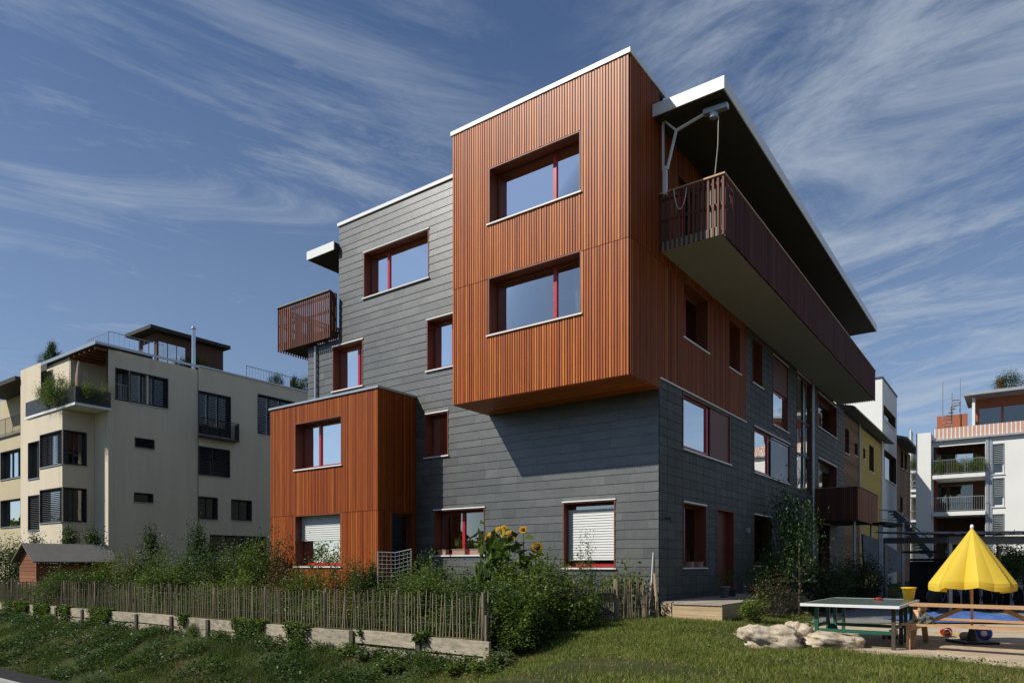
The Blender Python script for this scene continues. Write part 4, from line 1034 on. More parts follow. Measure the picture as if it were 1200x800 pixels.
# balcony slab + dark parapet with plants
def lb(u0,u1,v0,v1,z0,z1,mb,mat=None): mb.box(-(u1-UL),-(u0-UL),v0-VK,v1-VK,z0,z1,mat)
mb=MB(); lb(30.5,UWW-2.2,VBY-.07,0,H(8.02),H(8.14),mb); bl=mb.build('balcony',M['white'],cb)
mb=MB(); lb(30.55,30.59,VBY-.02,0,H(8.15),H(8.95),mb); lb(30.6,UWW-2.2,VBY-.02,VBY+.02,H(8.15),H(8.95),mb); mb.build('parapet_panel',M['darkmetal'],bl)
mb=MB(); lb(UL+.05,33.8,1.9,2.0,H(8.1),H(11.2),mb); lb(33.8,33.9,-.6,2,H(8.1),H(11.2),mb); lb(33.9,39.0,-.62,-.5,H(8.1),H(11.2),mb); mb.build('wall',M['cream'],cb)
mb=MB(); lb(30.45,39.8,-.78,.2,H(11.24),H(11.4),mb); lb(30.6,39.8,.2,2.2,H(11.24),H(11.4),mb); lb(30.7,45,2.2,24,H(11.1),H(11.25),mb); rf=mb.build('roof',M['dark_soffit'],cb)
mb=MB(); lb(30.45,39.83,-.81,-.782,H(11.26),H(11.43),mb); lb(30.42,30.448,-.81,VN,H(11.3),H(11.43),mb); lb(30.5,30.62,VN,24,H(11.42),H(11.5),mb); mb.build('fascia',M['zinc'],rf)
mb=MB()
for i in range(6): lb(30.7+i*.6,30.8+i*.6,-.7,1.9,H(11.1),H(11.235),mb)
mb.build('rafter',M['brownred'],rf)
mb=MB(); lb(31,46,5,24,-.1,H(11),mb); lb(UBY+.5,36.5,VBY+.55,4.99,-.1,H(7.9),mb); lb(31.3,UBY+.49,.3,4.99,-.1,H(7.9),mb); mb.build('core',M['inner'],cb)
# penthouse
mb=MB(); lb(32.9,35.0,3.6,7.8,H(11.3),H(13.5),mb); ph=mb.build('penthouse',M['darkbrown'],cb)
mb=MB(); lb(32.4,35.4,3.0,8.0,H(13.52),H(13.72),mb); mb.build('roof',M['dark_soffit'],ph)
Pu=CF('R',32.9); Pv=CF('F',3.6)
for a in (3.7,4.25,4.8): 
    mb=MB(); Pu.box(mb,a,a+.5,.005,.03,H(11.6),H(13.0)); mb.build('window',M['glass_side'],ph)
for a in (33.1,33.8): 
    mb=MB(); Pv.box(mb,a,a+.6,.005,.03,H(11.6),H(13.0)); mb.build('window',M['glass_side'],ph)
mb=MB(); mb.tube([(-(30.75-UL),4.62-VK,H(10.9)),(-(30.75-UL),4.62-VK,H(13.5))],.11,12); mb.lathe([(.11,0),(.14,.05),(.05,.22)],12,(-(30.75-UL),4.62-VK,H(13.5))); mb.build('flue',M['chrome'],cb)
# roof railings
def rail(par,p,q,h,pitch=.16,name='railing',mat='darkmetal',inv=None,r=.012):
    p=Vector(p); q=Vector(q); L=(q-p).length; n=max(1,int(L/pitch)); m=MB()
    for i in range(n+1):
        c=p.lerp(q,i/n); m.tube([c,c+Vector((0,0,h))],r*(.7 if i%8 else 1.4),4)
    m.tube([p+Vector((0,0,h)),q+Vector((0,0,h))],r*1.6,5); m.tube([p+Vector((0,0,.1)),q+Vector((0,0,.1))],r,4)
    return m.build(name,M[mat],par)
def L3(u,v,z): return (-(u-UL),v-VK,z)
rail(cb,L3(31,8.2,H(11.4)),L3(31,20,H(11.4)),.9,.2)
rail(cb,L3(31,.1,H(11.4)),L3(31,3.0,H(11.4)),.85,.25,mat='steel')
rail(cb,L3(31,.1,H(11.4)),L3(33.5,.1,H(11.4)),.85,.25,mat='steel')
rail(cb,L3(30.65,VK+.4,a1_[2]),L3(30.65,log[1],a1_[2]),.85,.11,mat='steel')
# left wing
wg=thing('apartment_block','lower ochre wing of the cream block at the left edge under a dark canopy','apartment block',UV(38.6,-1.0,0),-R(36))
Wv=Face('F',-1.0,38.6,-1.0)
u24=u_at(25.5,-1.0)
q1=(u24+.1,u24+3.2,z_at(558,u24,-1),z_at(524,u24,-1)); q2=(u24+.1,u24+3.2,z_at(616,u24,-1),z_at(583,u24,-1)); zt_=z_at(507,u24,-1)
pwall(Wv,wg,[(u24-.0,u24+10,-.1,zt_)],[q1,q2],'cream2'); dwin(Wv,wg,q1,False,(.3,.6)); dwin(Wv,wg,q2,False,())
def lw(u0,u1,v0,v1,z0,z1,mb,mat=None): mb.box(-(u1-38.6),-(u0-38.6),v0+1.0,v1+1.0,z0,z1,mat)
mb=MB(); lw(u24-.1,u24+10,-1.1,6,zt_,zt_+.12,mb); mb.build('roof',M['felt'],wg)
zc=z_at(445,u24,-1)
mb=MB(); lw(u24-.2,u24+6,-1.4,3,zc-.12,zc+.12,mb); mb.build('canopy',M['dark_soffit'],wg)
mb=MB(); lw(u24-.1,u24+.3,0.2,3,zt_+.12,zc-.1,mb); lw(u24+3,u24+7,0.2,3,zt_+.12,zc-.1,mb); mb.build('wall',M['cream2'],wg)
rail(wg,(-(u24+.2-38.6),.0,zt_+.12),(-(u24+5-38.6),.0,zt_+.12),1.0,.14)
# plants and parasol on the balcony
g_='plants on the cream block balcony'
for i,(u,v,s_,lab) in enumerate(((33.6,VBY+.05,(1.4,1.4,1.6),'leafy plant at the left end of the dark balcony parapet on the cream block'),(32.5,VBY+.05,(1.5,1.5,1.6),'low balcony plant left of the folded parasol'),
  (31.5,VBY+.05,(1.3,1.3,1.3),'dark balcony plant below the folded parasol'),(30.75,-1.0,(1.2,1.2,1.1),'balcony plant right of the folded parasol'),(30.7,-.35,(1.3,1.3,1.3),'trailing balcony plant by the cream block railing'))):
    plant('mid' if i%2 else 'grey',UV(u,v,H(8.15)),tuple(k*.75 for k in s_),lab,'balcony plant','balcony_plant')
pr=thing('folded_parasol','closed brownish parasol standing on the cream block balcony','parasol',UV(31.35,-1.2,H(8.15))); m=MB(); m.tube([(0,0,0),(0,0,2.3)],.025,6); m.build('pole',M['steel'],pr)
m=MB(); m.lathe([(.05,.75),(.17,.9),(.16,1.5),(.08,2.1),(.02,2.3)],9); m.build('canopy',M['white_cloth'],pr)
for i,(u,v,k,s_,lab) in enumerate(((31.4,13.0,'mid',.9,'light green roof plant on the cream block between railing posts'),(31.4,14.6,'dark',.9,'dark spiky roof plant at the right of the cream block roof'),(31.4,12.0,'conifer',1.0,'small pointed roof plant on the cream block'),(31.4,10.6,'dark',.7,'low dark roof plant next to the penthouse'),
   (37.2,-.2,'conifer',1.2,'dark conifer in a tub on the left roof edge of the cream block'),(38.0,-.2,'dark',.6,'low bush on the left roof edge of the cream block'),(32.2,5.5,'mid',.8,'tub plant in front of the penthouse windows'))):
    plant(k,UV(u,v,H(11.4)),(s_,s_,s_*1.1),lab,'roof plant','roof_plant')
# ================================================================== RIGHT: HOUSE ROW
def rowhouse(name,label,v0,v1,u0,depth,top,mat,wins,roof=None,parts=None):
    h=thing(name,label,'house',UV(u0,v0,0),-R(36)); F=Face('R',u0,u0,v0); mb=MB()
    backing(F,mb,[(v0,v1,0,top)],wins,mat=M[mat],inner=M['inner'])
    mb.box(-depth,-.35,.01,v1-v0-.01,0,top-.01,M[mat])
    Ff=Face('F',v0,u0,v0); Ff.quad(mb,u0,u0+depth,0,top,0,M[mat]); mb.box(-.35,0,v1-v0-.004,v1-v0,0,top,M[mat])
    mb.build('wall',None,h)
    for r in wins: window(F,h,r,fr='darkbrown',rev='darkbrown',glass='glass_dark',depth=.25,sill=True,top=False)
    return h,F
E1=H(8.4); vY=v_at(1008,0.1); vT=v_at(1033.5,0.1); VR=VE+.02
F_=Face('R',.1)
w_a=F_.rect(1001,1004.5,518,533); w_b=F_.rect(989.6,994.5,500,530)
hb_,Fb_=rowhouse('row_house','brown timber clad row house right behind the slate house',VR,vY-.03,.1,8,E1,'joint',[w_b,(w_a[0],w_a[1],w_a[2],w_a[3])])
mb=MB()
n=int((E1-.1)/.16)
for i in range(n): 
    for rr in sub_rects((VR,vY-.03,.1+i*.16,.1+i*.16+.145),[w_b,w_a]): Fb_.box(mb,rr[0],rr[1],.002,.025,rr[2],rr[3])
mb.build('board_cladding',M['brownboards'],hb_)
w_c=F_.rect(1011,1013.5,524,537); w_d=F_.rect(1018,1023.5,520,551)
hy_,Fy_=rowhouse('row_house','yellow painted timber row house between brown house and white tower',vY,vT+.6,.1,8,E1,'joint',[w_c,w_d])
mb=MB()
for i in range(n):
    for rr in sub_rects((vY+.02,vT+.6,.1+i*.16,.1+i*.16+.145),[w_c,w_d]): Fy_.box(mb,rr[0],rr[1],.002,.025,rr[2],rr[3])
mb.build('board_cladding',M['yellowboards'],hy_)
# shared-looking pitched roofs, one per house
for h_,v0,v1 in ((hb_,VR,vY-.03),(hy_,vY,vT+.6)):
    m=MB(); L=v1-v0; e=.55
    m.add([(e,0,E1-.05-EYE*0),(e,L,E1-.05),(-4,L,E1+1.0),(-4,0,E1+1.0),(e,0,E1+.12),(e,L,E1+.12),(-4,L,E1+1.15),(-4,0,E1+1.15)],[(0,1,2,3),(4,7,6,5),(0,4,5,1),(1,5,6,2),(2,6,7,3),(3,7,4,0)]); rf=m.build('roof',M['felt'],h_)
    m=MB(); m.tube([(e+.06,0,E1+.0),(e+.06,L,E1+.0)],.07,6); m.build('gutter',M['darkmetal'],rf)
m=MB(); vv=v_at(1007,0.0)-VR; m.tube([(.12,vv,.2),(.12,vv,E1-.1)],.05,6); m.build('downpipe',M['steel'],hb_)
pn=thing('solar_panel','dark framed solar panel tilted on the brown row house roof','solar panel',UV(.2,VR+3.5,E1+.12),-R(36)); m=MB()
m.add([(.1,0,.0),(.1,4.2,.0),(-1.6,4.2,1.1),(-1.6,0,1.1),(.1,0,.07),(.1,4.2,.07),(-1.6,4.2,1.17),(-1.6,0,1.17)],[(0,1,2,3),(4,7,6,5),(0,4,5,1),(1,5,6,2),(2,6,7,3),(3,7,4,0)]); m.build('panel',M['panel'],pn)
m=MB(); m.beam((.12,-.03,.05),(-1.6,-.03,1.17),.05,.1); m.beam((.12,4.23,.05),(-1.6,4.23,1.17),.05,.1); m.build('frame',M['white'],pn)
# white tower
vt0=v_at(1034,.0); vt1=v_at(1051,.0); F_=Face('R',0.0)
t1=F_.rect(1035.8,1049,474,485); t1=F_.rect(1035.5,1049,474,492); t2=F_.rect(1036,1050,526,560)
t1=(t1[0],t1[1],t1[3]-(t1[3]-t1[2])*.9,t1[3])
tw_,Ft=rowhouse('row_house','tall white rendered row house rising above its neighbours',vt0,vt1,0.0,12,H(12.75),'whiterender',[t1,t2])
mb=MB(); mb.box(-12,.05,-.05,vt1-vt0+.05,H(12.75),H(12.75)+.12); mb.build('coping',M['darkmetal'],tw_)
# second brown house
vb1=v_at(1067,.2)
F_=Face('R',0.2); x1=F_.rect(1055.5,1058,527,548); x2=F_.rect(1060.2,1062.5,530,550); x3=F_.rect(1055,1057.5,581,600)
h2,F2_=rowhouse('row_house','brown timber house with pitched roof beyond the white tower',vt1+.05,vb1,.2,10,H(9.6),'brownboards',[x1,x2,x3])
m=MB(); L=vb1-vt1
m.add([(.9,0,H(9.5)),(.9,L,H(9.5)),(-4,L,H(11)),(-4,0,H(11)),(.9,0,H(9.7)),(.9,L,H(9.7)),(-4,L,H(11.2)),(-4,0,H(11.2))],[(0,1,2,3),(4,7,6,5),(0,4,5,1),(1,5,6,2),(2,6,7,3),(3,7,4,0)]); m.build('roof',M['felt'],h2)
# ================================================================== RIGHT: WHITE BALCONY BLOCK
VW2=39.5; u92=u_at(1092,VW2); 
NS=1
wb=thing('apartment_block','white apartment block with stacked planted balconies and a striped salmon roof rail','apartment block',UV(u92,VW2,0),-R(36))
WF=Face('F',VW2,u92,VW2)
def wu(px): return u_at(px,VW2)
def wz(py,px): return z_at(py,u_at(px,VW2),VW2)
zR=wz(518,1092)
o1=(wu(1155),wu(1094),.3,wz(603,1094)-.0); 
fl=[wz(557,1094),wz(600,1094)]
holes=[(wu(1154.5),wu(1094),fl[0]+.0,wz(524,1094)),(wu(1154.5),wu(1094),fl[1],fl[0]-.3),(wu(1154.5),wu(1094),.4,fl[1]-.3)]
sw=[(wu(1177),wu(1162.5),wz(556,1162),wz(520,1162)),(wu(1177),wu(1162.5),wz(594,1162),wz(560,1162)),(wu(1177),wu(1162.5),wz(635,1162),wz(602,1162))]
mb=MB(); backing(WF,mb,[(wu(1240),u92,0,zR)],holes+sw,mat=M['whiterender'],inner=M['inner'],th=.25); mb.build('wall',None,wb)
mb=MB(); WF.box(mb,u92,u92+.9,-1.5,.6,0,zR+.6); mb.build('side_wall',M['whiterender'],wb)
mb=MB(); WF.box(mb,wu(1158.5),wu(1155),.0,.1,0,zR); WF.box(mb,wu(1162.3),wu(1160),.0,.06,0,zR,); mb.build('pilaster',M['steel'],wb)
mb=MB(); WF.box(mb,wu(1240),wu(1092),-2.6,-2.4,0,zR); mb.build('rear_wall',M['darkbrown'],wb)
mb=MB(); WF.box(mb,wu(1092)-.2,wu(1092)-.02,-2.4,-.26,0,zR); mb.build('loggia_wall',M['reveal'],wb)
for i,r in enumerate(sw):
    w=window(WF,wb,r,fr='white',rev='steel',glass='glass_dark',depth=.2,sill=True,top=False); s=MB(); louvre(WF,s,r[0]+.06,r[1]-.06,r[2]+(r[3]-r[2])*(.35 if i<2 else 0),r[3]-.08,-.07,M['steel'],pitch=.12,w=.1,tilt=.6); s.build('blind',M['steel'],w)
for i,r in enumerate(holes[:2]):
    mb=MB(); WF.box(mb,r[0]-.02,r[1]+.02,-2.4,.55,r[2]-.3,r[2]-.05); bl=mb.build('balcony',M['whiterender'],wb)
    p=WF.P(r[0]+.05,.5,r[2]-.05); q=WF.P(r[1]-.05,.5,r[2]-.05); rail(bl,p,q,1.0,.13,mat='steel')
    mb=MB(); WF.box(mb,r[0]+.8,r[0]+2.2,-2.39,-2.36,r[2],r[3]-.2); WF.box(mb,r[0]+2.4,r[0]+3.6,-2.39,-2.36,r[2],r[3]-.2); mb.build('window',M['glass_dark' if i else 'glass_side'],bl)
# awning-striped parapet
mb=MB(); zp0,zp1=wz(516,1096),wz(503,1096); x=wu(1240); k=0
while x<wu(1096):
    e=.17 if k%2 else .07; WF.box(mb,x,x+e-.004,.05,.10,zp0,zp1,M['stripe'] if k%2 else M['whiterender']); x+=e; k+=1
mb.build('striped_rail',None,wb)
mb=MB(); WF.box(mb,wu(1240),u92+.1,-3,.25,zR,zR+.12); mb.build('cornice',M['steel'],wb)
mb=MB(); WF.box(mb,wu(1240),wu(1138),-6,-3,zR+.1,zR+3.2); WF.box(mb,wu(1130),wu(1093),-3.4,-3,zR+.1,zR+2.3); ph=mb.build('penthouse',M['orange'],wb)
mb=MB(); WF.box(mb,wu(1240),wu(1128),-6,-1.2,zR+3.2,zR+3.4); mb.build('roof',M['steel'],ph)
mb=MB(); WF.box(mb,wu(1141),wu(1137.5),-2.2,-1.6,zR+.1,zR+3.1); mb.build('pillar',M['whiterender'],ph)
mb=MB(); WF.box(mb,wu(1172),wu(1145),-2.99,-2.96,zR+.4,zR+2.5); WF.box(mb,wu(1212),wu(1175),-2.99,-2.96,zR+.4,zR+2.5); mb.build('window',M['glass_dark'],ph)
mb=MB(); WF.box(mb,wu(1176),wu(1168),-3,-2.4,zR+3.4,zR+4.3); mb.build('chimney',M['orange'],ph)
# spiral stair on the roof
mb=MB(); c=Vector(WF.P(wu(1113),-1.6,zR+.2))
for i in range(14):
    a=i*.5; mb.beam(c+Vector((0,0,i*.22)),c+Vector((.55*math.cos(a),.55*math.sin(a),i*.22)),.28,.03)
for dx in (-.55,.5): mb.tube([c+Vector((dx,0,1.6)),c+Vector((dx,0,4.3))],.04,6)
mb.tube([c,c+Vector((0,0,3.4))],.05,6)
mb.build('spiral_stair',M['steel'],wb)
g1=[('mid',1100,557),('red',1107,557),('grey',1114,557),('autumn',1121,557),('yellow',1127,557),('grey',1134,557),('mid2',1142,557),('yellow',1149,557)]
labs=['leftmost leafy pot on the upper planted balcony','reddish plant near the left of the upper planted balcony','pale plant on the upper balcony beside the reddish one','orange toned plant in the middle of the upper balcony','yellow green plant on the upper balcony right of the middle','pale plant on the upper balcony third from its right end','green plant on the upper balcony second from its right end','tall yellow green plant at the right end of the upper balcony']
for (k,px,py),lab in zip(g1,labs):
    plant(k,UV(wu(px),VW2-.2,fl[0]-.03),(.65,.65,.85),lab+' of the white block','balcony plant','balcony_plant')
plant('dark',UV(wu(1181),VW2+2.6,zR+3.4),(1.3,1.3,1.0),'round dark bush on top of the penthouse roof of the white block','roof plant','roof_plant')
# far white block with stair towers between houses
fb=thing('apartment_block','distant pale balcony block in the gap left of the white block','apartment block',UV(4,75,0),-R(36)); FF=Face('F',75,4,75)
def fu(px): return u_at(px,75)
mb=MB(); FF.box(mb,fu(1090),fu(1060),-8,-2,0,z_at(530,4,75)); mb.build('wall',M['graywall'],fb)
mb=MB(); FF.box(mb,fu(1067.5),fu(1066),-2,.0,0,z_at(505,4,75)); FF.box(mb,fu(1077),fu(1076),-.3,.0,0,z_at(545,4,75)); FF.box(mb,fu(1087),fu(1085),-2,.2,0,z_at(522,4,75)); mb.build('pillar',M['whiterender'],fb)
for i,py in enumerate((555,577,583,612,635)):
    z=z_at(py,4,75); mb=MB(); FF.box(mb,fu(1087),fu(1066),-2,.1,z,z+.25); b_=mb.build('balcony',M['whiterender'],fb)
    rail(b_,FF.P(fu(1087),.05,z+.25),FF.P(fu(1066),.05,z+.25),1.0,.3,mat='steel',r=.02)
plant('mid',UV(fu(1080),75,z_at(553,4,75)),(1.5,1.5,1.3),'green plant on the top balcony of the distant pale block','balcony plant','balcony_plant')
plant('autumn',UV(fu(1079),75,z_at(610,4,75)),(1.5,1.5,1.3),'reddish plant on the middle balcony of the distant pale block','balcony plant','balcony_plant')
plant('yellow',UV(fu(1081),75,z_at(633,4,75)),(1.5,1.5,1.3),'yellowish plant on the lower balcony of the distant pale block','balcony plant','balcony_plant')
# ================================================================== OUTDOOR STAIR (shade) + SHELTER
st=thing('outdoor_stair','steel outdoor stair with pale concrete flank in the shade behind the tennis table','stair',pt(1040,33,0))
o=-pt(1040,33,0); 
def q3(px,py,d=33): return pt(px,d,EYE+(HY-py)/FPX*d)+o
m=MB(); pl=[q3(1011,625),q3(1030,632),q3(1062,652),q3(1056,668),q3(1040,672),q3(1013,670)]; nn=len(pl); off=Vector((.1,.35,0))
m.add(pl+[p+off for p in pl],[tuple(range(nn)),tuple(range(nn,2*nn))[::-1]]+[(i,(i+1)%nn,nn+(i+1)%nn,nn+i) for i in range(nn)]); m.build('flank_wall',M['concrete'],st)
m=MB(); 
for i in range(16):
    t=i/15; c=q3(1050+38*t,598+50*t,31); m.beam(c,c+Vector((.25,.8,0)),.3,.04)
m.beam(q3(1048,600,31),q3(1092,652,31),.05,.22); m.build('flight',M['darkmetal'],st)
m=MB(); m.tube([q3(1031,597,31),q3(1050,598,31),q3(1096,637,31)],.04,6); m.tube([q3(1031,608,31),q3(1050,609,31),q3(1094,647,31)],.02,5)
for i in range(7): m.tube([q3(1031+10*i,598+max(0,(i-2)*8.6),31),q3(1031+10*i,614+max(0,(i-2)*8.6),31)],.018,5)
m.build('handrail',M['steel'],st)
m=MB(); a=q3(1029,613,31); b=q3(1051,616,31); m.beam(a,b,1.0,.12); m.build('landing',M['darkmetal'],st)
for k,px in enumerate((1031,1033,1058)): m=MB(); m.tube([q3(px,662+1.45*FPX/31,31),q3(px,612,31)],.06,6); m.build('post',M['steel'],st)
# shelter
sp=thing('bicycle_shelter','grey steel bicycle shelter with a corrugated roof behind the yellow parasol','shelter',pt(1111,21,0)); o=-pt(1111,21,0)
m=MB(); zt_=EYE+.76; x0,x1=0,7.5; n=90
vs=[]; 
for i in range(n+1):
    x=x0+(x1-x0)*i/n-.15; z=zt_+.16+.025*math.sin(i*1.6); vs+=[(x,-.3-x*.12,z),(x,4-x*.12,z+.25)]
m.add(vs,[(2*i,2*i+2,2*i+3,2*i+1) for i in range(n)]); 
vs2=[(a,b,c-.02) for a,b,c in vs]; m.add(vs2,[(2*i,2*i+1,2*i+3,2*i+2) for i in range(n)]); m.build('corrugated_roof',M['darkmetal'],sp)
m=MB(); m.beam((0,0,zt_-.02),(x1,-x1*.12,zt_-.02),.08,.24); m.beam((0,3.6,zt_+.1),(x1,3.6-x1*.12,zt_+.1),.08,.2)
m.beam((0,0,zt_-.0),(0,3.6,zt_+.12),.08,.16); m.build('beam',M['beamgrey'],sp)
for (x,y) in ((.05,0),(3.7,-.44),(7.4,-.88),(.05,3.6),(3.7,3.16)): m=MB(); m.box(x-.05,x+.05,y-.05,y+.05,0,zt_-.1); m.build('post',M['steel'],sp)
# slatted dark panels behind (left of the shelter)
bn=thing('slatted_store','dark slatted store behind the outdoor stair and the shelter post','store',pt(1085,27,0)); o=-pt(1085,27,0)
m=MB()
for i in range(14): m.beam(pt(1066,27,.1+i*.12)+o,pt(1112,26,.1+i*.12)+o,.03,.09)
m.build('slat',M['darkmetal'],bn); m=MB(); m.beam(pt(1064,27.2,EYE+.5)+o,pt(1114,26.2,EYE+.5)+o,1.5,.08); m.beam(pt(1066,27.6,.8)+o,pt(1112,26.6,.8)+o,.05,1.6); m.build('roof',M['darkmetal'],bn)
# low garden wall and trees under the shelter line
gw=thing('garden_wall','pale rendered garden wall seen below the shelter roof at the right edge','wall',pt(1180,38,0)); m=MB(); o=-pt(1180,38,0)
m.beam(pt(1150,40,1.0)+o,pt(1260,36,1.0)+o,.25,2.0); m.build('wall_panel',M['cream'],gw)
tree('garden_tree','leafy green tree behind the shelter right of the yellow parasol',pt(1176,30,0),1.4,.9,'mid',(1.6,1.6,1.3),.06)
tree('garden_tree','small dark tree behind the shelter at the right edge',pt(1200,31,0),1.2,.9,'dark',(1.7,1.7,1.2),.06)
# bicycles
def bike():
    t=empty('bicycle',(0,0,0)); r=.34
    for x in (-.52,.52):
        m=MB(); m.lathe([(r,-.018),(r+.018,0),(r,.018),(r-.02,0)],24); 
        m.v=[(a+x,c,b+r+.02) for a,b,c in m.v]; wh=m.build('wheel',M['black'],t,True)
        m=MB()
        for k in range(12):
            a=k*math.pi/6; m.tube([(x,0,r+.02),(x+(r-.02)*math.cos(a),0,r+.02+(r-.02)*math.sin(a))],.003,3)
        m.tube([(x,-.04,r+.02),(x,.04,r+.02)],.02,6); m.build('spoke',M['darkmetal'],wh)
    m=MB(); bb=(-.08,0,.30); se=(-.22,0,.78); hd=(.36,0,.82); rr=(-.52,0,.36); ff=(.52,0,.36)
    for a,b in ((bb,se),(se,hd),(bb,hd),(rr,bb),(rr,se),(hd,ff)): m.tube([a,b],.017,6)
    m.tube([se,(-.25,0,.90)],.014,6); m.tube([hd,(.33,0,.98)],.016,6); m.build('frame',M['bikeframe'],t)
    m=MB(); m.tube([(.28,-.28,.97),(.33,-.1,1.0),(.33,.1,1.0),(.28,.28,.97)],.013,6); m.build('handlebar',M['darkmetal'],t)
    m=MB(); m.lathe([(.001,.0),(.06,.01),(.08,.03),(.05,.05),(.001,.05)],10); m.v=[(a*1.6-.26,b,c+.89) for a,b,c in m.v]; m.build('saddle',M['black'],t,True)
    m=MB(); pts=[(-.52+.39*math.cos(a),0,.36+.39*math.sin(a)) for a in (.6,1.1,1.6,2.1,2.6,3.0)]; m.tube(pts,.014,5); m.build('mudguard',M['beamgrey'],t); return t
b0=bike(); spots=[(1106,21.6,.5,'bicycle parked just left of the shelter post'),(1132,22.0,1.1,'bicycle parked directly behind the parasol pole'),(1150,22.1,1.3,'bicycle parked just right of the parasol pole'),(1168,22.3,1.15,'bicycle parked under the right half of the yellow parasol'),(1186,22.0,1.3,'bicycle parked near the right edge behind the picnic table')]
for i,(px,d,a,lab) in enumerate(spots):
    b=b0 if i==0 else copy_tree(b0); b.location=pt(px,d,.0)+Vector((0,0,.04 if px>1100 else 0)); b.rotation_euler=(0,0,a); tag(b,lab,'bicycle','bicycles parked by the shelter')
# blue tarpaulin over sandpit
m=MB(); n=26; o=pt(1120,17.5,.04)
for j in range(11):
    for i in range(n+1):
        x=-1.2+2.9*i/n; y=-.5+1.6*j/10; e=min(i,n-i)/n*min(j,10-j)/10; m.v.append((x,y-x*.15,.03+ (.22*abs(noise.noise(Vector((x*2.3,y*2.6,1))))+.1)*min(1,e*18)))
m.f=[(j*(n+1)+i,j*(n+1)+i+1,(j+1)*(n+1)+i+1,(j+1)*(n+1)+i) for j in range(10) for i in range(n)]; m.m=[0]*len(m.f)
ob=m.build('tarpaulin',M['tarp'],None,True,loc=o); tag(ob,'crumpled blue tarpaulin lying on the sand behind the picnic table','tarpaulin')
# ================================================================== TENNIS TABLE
K=Vector((6.34,11.55,0)); ex=Vector((CA,-SA,0)); ey=Vector((SA,CA,0))
tt=thing('tennis_table','green outdoor table tennis table with pale edge on steel legs','tennis table',K+ex*-.76+ey*1.37,-R(36))
TH=.78
for s_ in (-1,1):
    m=MB(); y0,y1=(.01,1.37) if s_>0 else (-1.37,-.01); m.box(-.762,.762,y0,y1,TH-.03,TH); tp=m.build('table_top',M['tgreen'],tt)
    m=MB(); 
    for (a,b,c,d) in ((-.775,-.763,y0-.012,y1),( .763,.775,y0-.012,y1)): m.box(a,b,c,d,TH-.045,TH+.003)
    yy=y1 if s_>0 else y0; m.box(-.763,.763,yy if s_>0 else yy-.012,yy+.012 if s_>0 else yy,TH-.045,TH+.003); m.build('edge_band',M['white'],tp)
for x in (-.55,.66):
    for y in (-1.15,-.25,.35,1.15): m=MB(); m.box(x-.03,x+.03,y-.03,y+.03,.03,TH-.03); m.build('leg',M['green_steel'] if x<0 or y>0 else M['postwood'],tt)
m=MB(); 
for y in (-1.15,.35): m.box(-.52,.63,y-.02,y+.02,.28,.34)
for x in (-.55,.66): m.box(x-.02,x+.02,-1.12,-.28,.36,.41); m.box(x-.02,x+.02,.38,1.12,.36,.41)
m.build('cross_bar',M['green_steel'],tt)
m=MB()
for y in (-.9,): m.lathe([(.06,-.02),(.09,0),(.06,.02)],14,(-.4,0,0)); 
m.v=[(a-.0,c-.6,b+.30) for a,b,c in m.v]; m.build('castor',M['green_steel'],tt)
TL=K+ex*-.76+ey*1.37
bk=thing('yellow_bucket','bright yellow plastic bucket standing on the far right corner of the tennis table','bucket',TL+ex*.62+ey*1.12+Vector((0,0,TH))); m=MB(); m.lathe([(.085,0),(.12,.22),(.135,.225),(.135,.245),(.118,.245),(.085,.02),(.001,.02)],20); m.build('bucket_body',M['yplastic'],bk,True)
m=MB(); m.tube([(.125*math.cos(a),.125*math.sin(a)*.4-.08,.23-.1*math.sin(a)) for a in np.linspace(0,math.pi,9)],.004,4); m.build('handle',M['black'],bk)
bt=thing('table_tennis_bat','red and black bats stacked on the tennis table','bat',TL+ex*.15+ey*.75+Vector((0,0,TH))); m=MB(); m.lathe([(.001,0),(.08,0),(.08,.012),(.001,.012)],16); m.box(-.015,.015,-.17,-.07,0,.015); m.build('blade',M['black'],bt)
m=MB(); m.lathe([(.001,.015),(.078,.015),(.078,.03),(.05,.045),(.001,.05)],16,(.0,.0,0)); m.build('ball_cup',M['redp'],bt,True)
# ================================================================== PICNIC TABLE
Tc=Vector((7.95,11.75,0)); dx_=Vector((.76,-.65,0)).normalized(); ang=math.atan2(dx_.y,dx_.x)
A0=Vector((7.2,12.55,0)); 
pcx=thing('picnic_table','varnished pine picnic table with attached bench seat under the yellow parasol','picnic table',A0+dx_*1.0+Vector((0,0,.03)),ang)
m=MB(); TZ=.74
for i in range(4): m.box(-1.05,1.05,-.30+i*.16,-.30+i*.16+.15,TZ-.035,TZ)
m.build('table_top',M['bench'],pcx)
for y0 in (-.95,.62):
    m=MB(); 
    for i in range(2): m.box(-1.05,1.05,y0+i*.16,y0+i*.16+.15,.41,.445)
    m.build('seat',M['bench'],pcx)
for x in (-.95,.92):
    m=MB(); m.beam((x,-.62,0),(x,-.18,TZ-.04),.045,.09,None,up=(1,0,0)); m.beam((x,.62,0),(x,.22,TZ-.04),.045,.09,None,up=(1,0,0)); m.build('leg',M['bench'],pcx)
    m=MB(); m.box(x+.03,x+.07,-.9,.9,.33,.41); m.box(x+.03,x+.07,-.28,.30,TZ-.12,TZ-.036); m.build('cross_beam',M['bench'],pcx)
for y in (-.85,): 
    m=MB(); m.box(-.98,-.92,y-.03,y+.03,0,.41); m.box(.92,.98,y-.03,y+.03,0,.41); m.build('leg',M['bench'],pcx)
for q_ in (-1,1): m=MB(); m.beam((.9*q_,.0,.37),(.3*q_,.0,TZ-.06),.04,.07); m.build('brace',M['bench'],pcx)
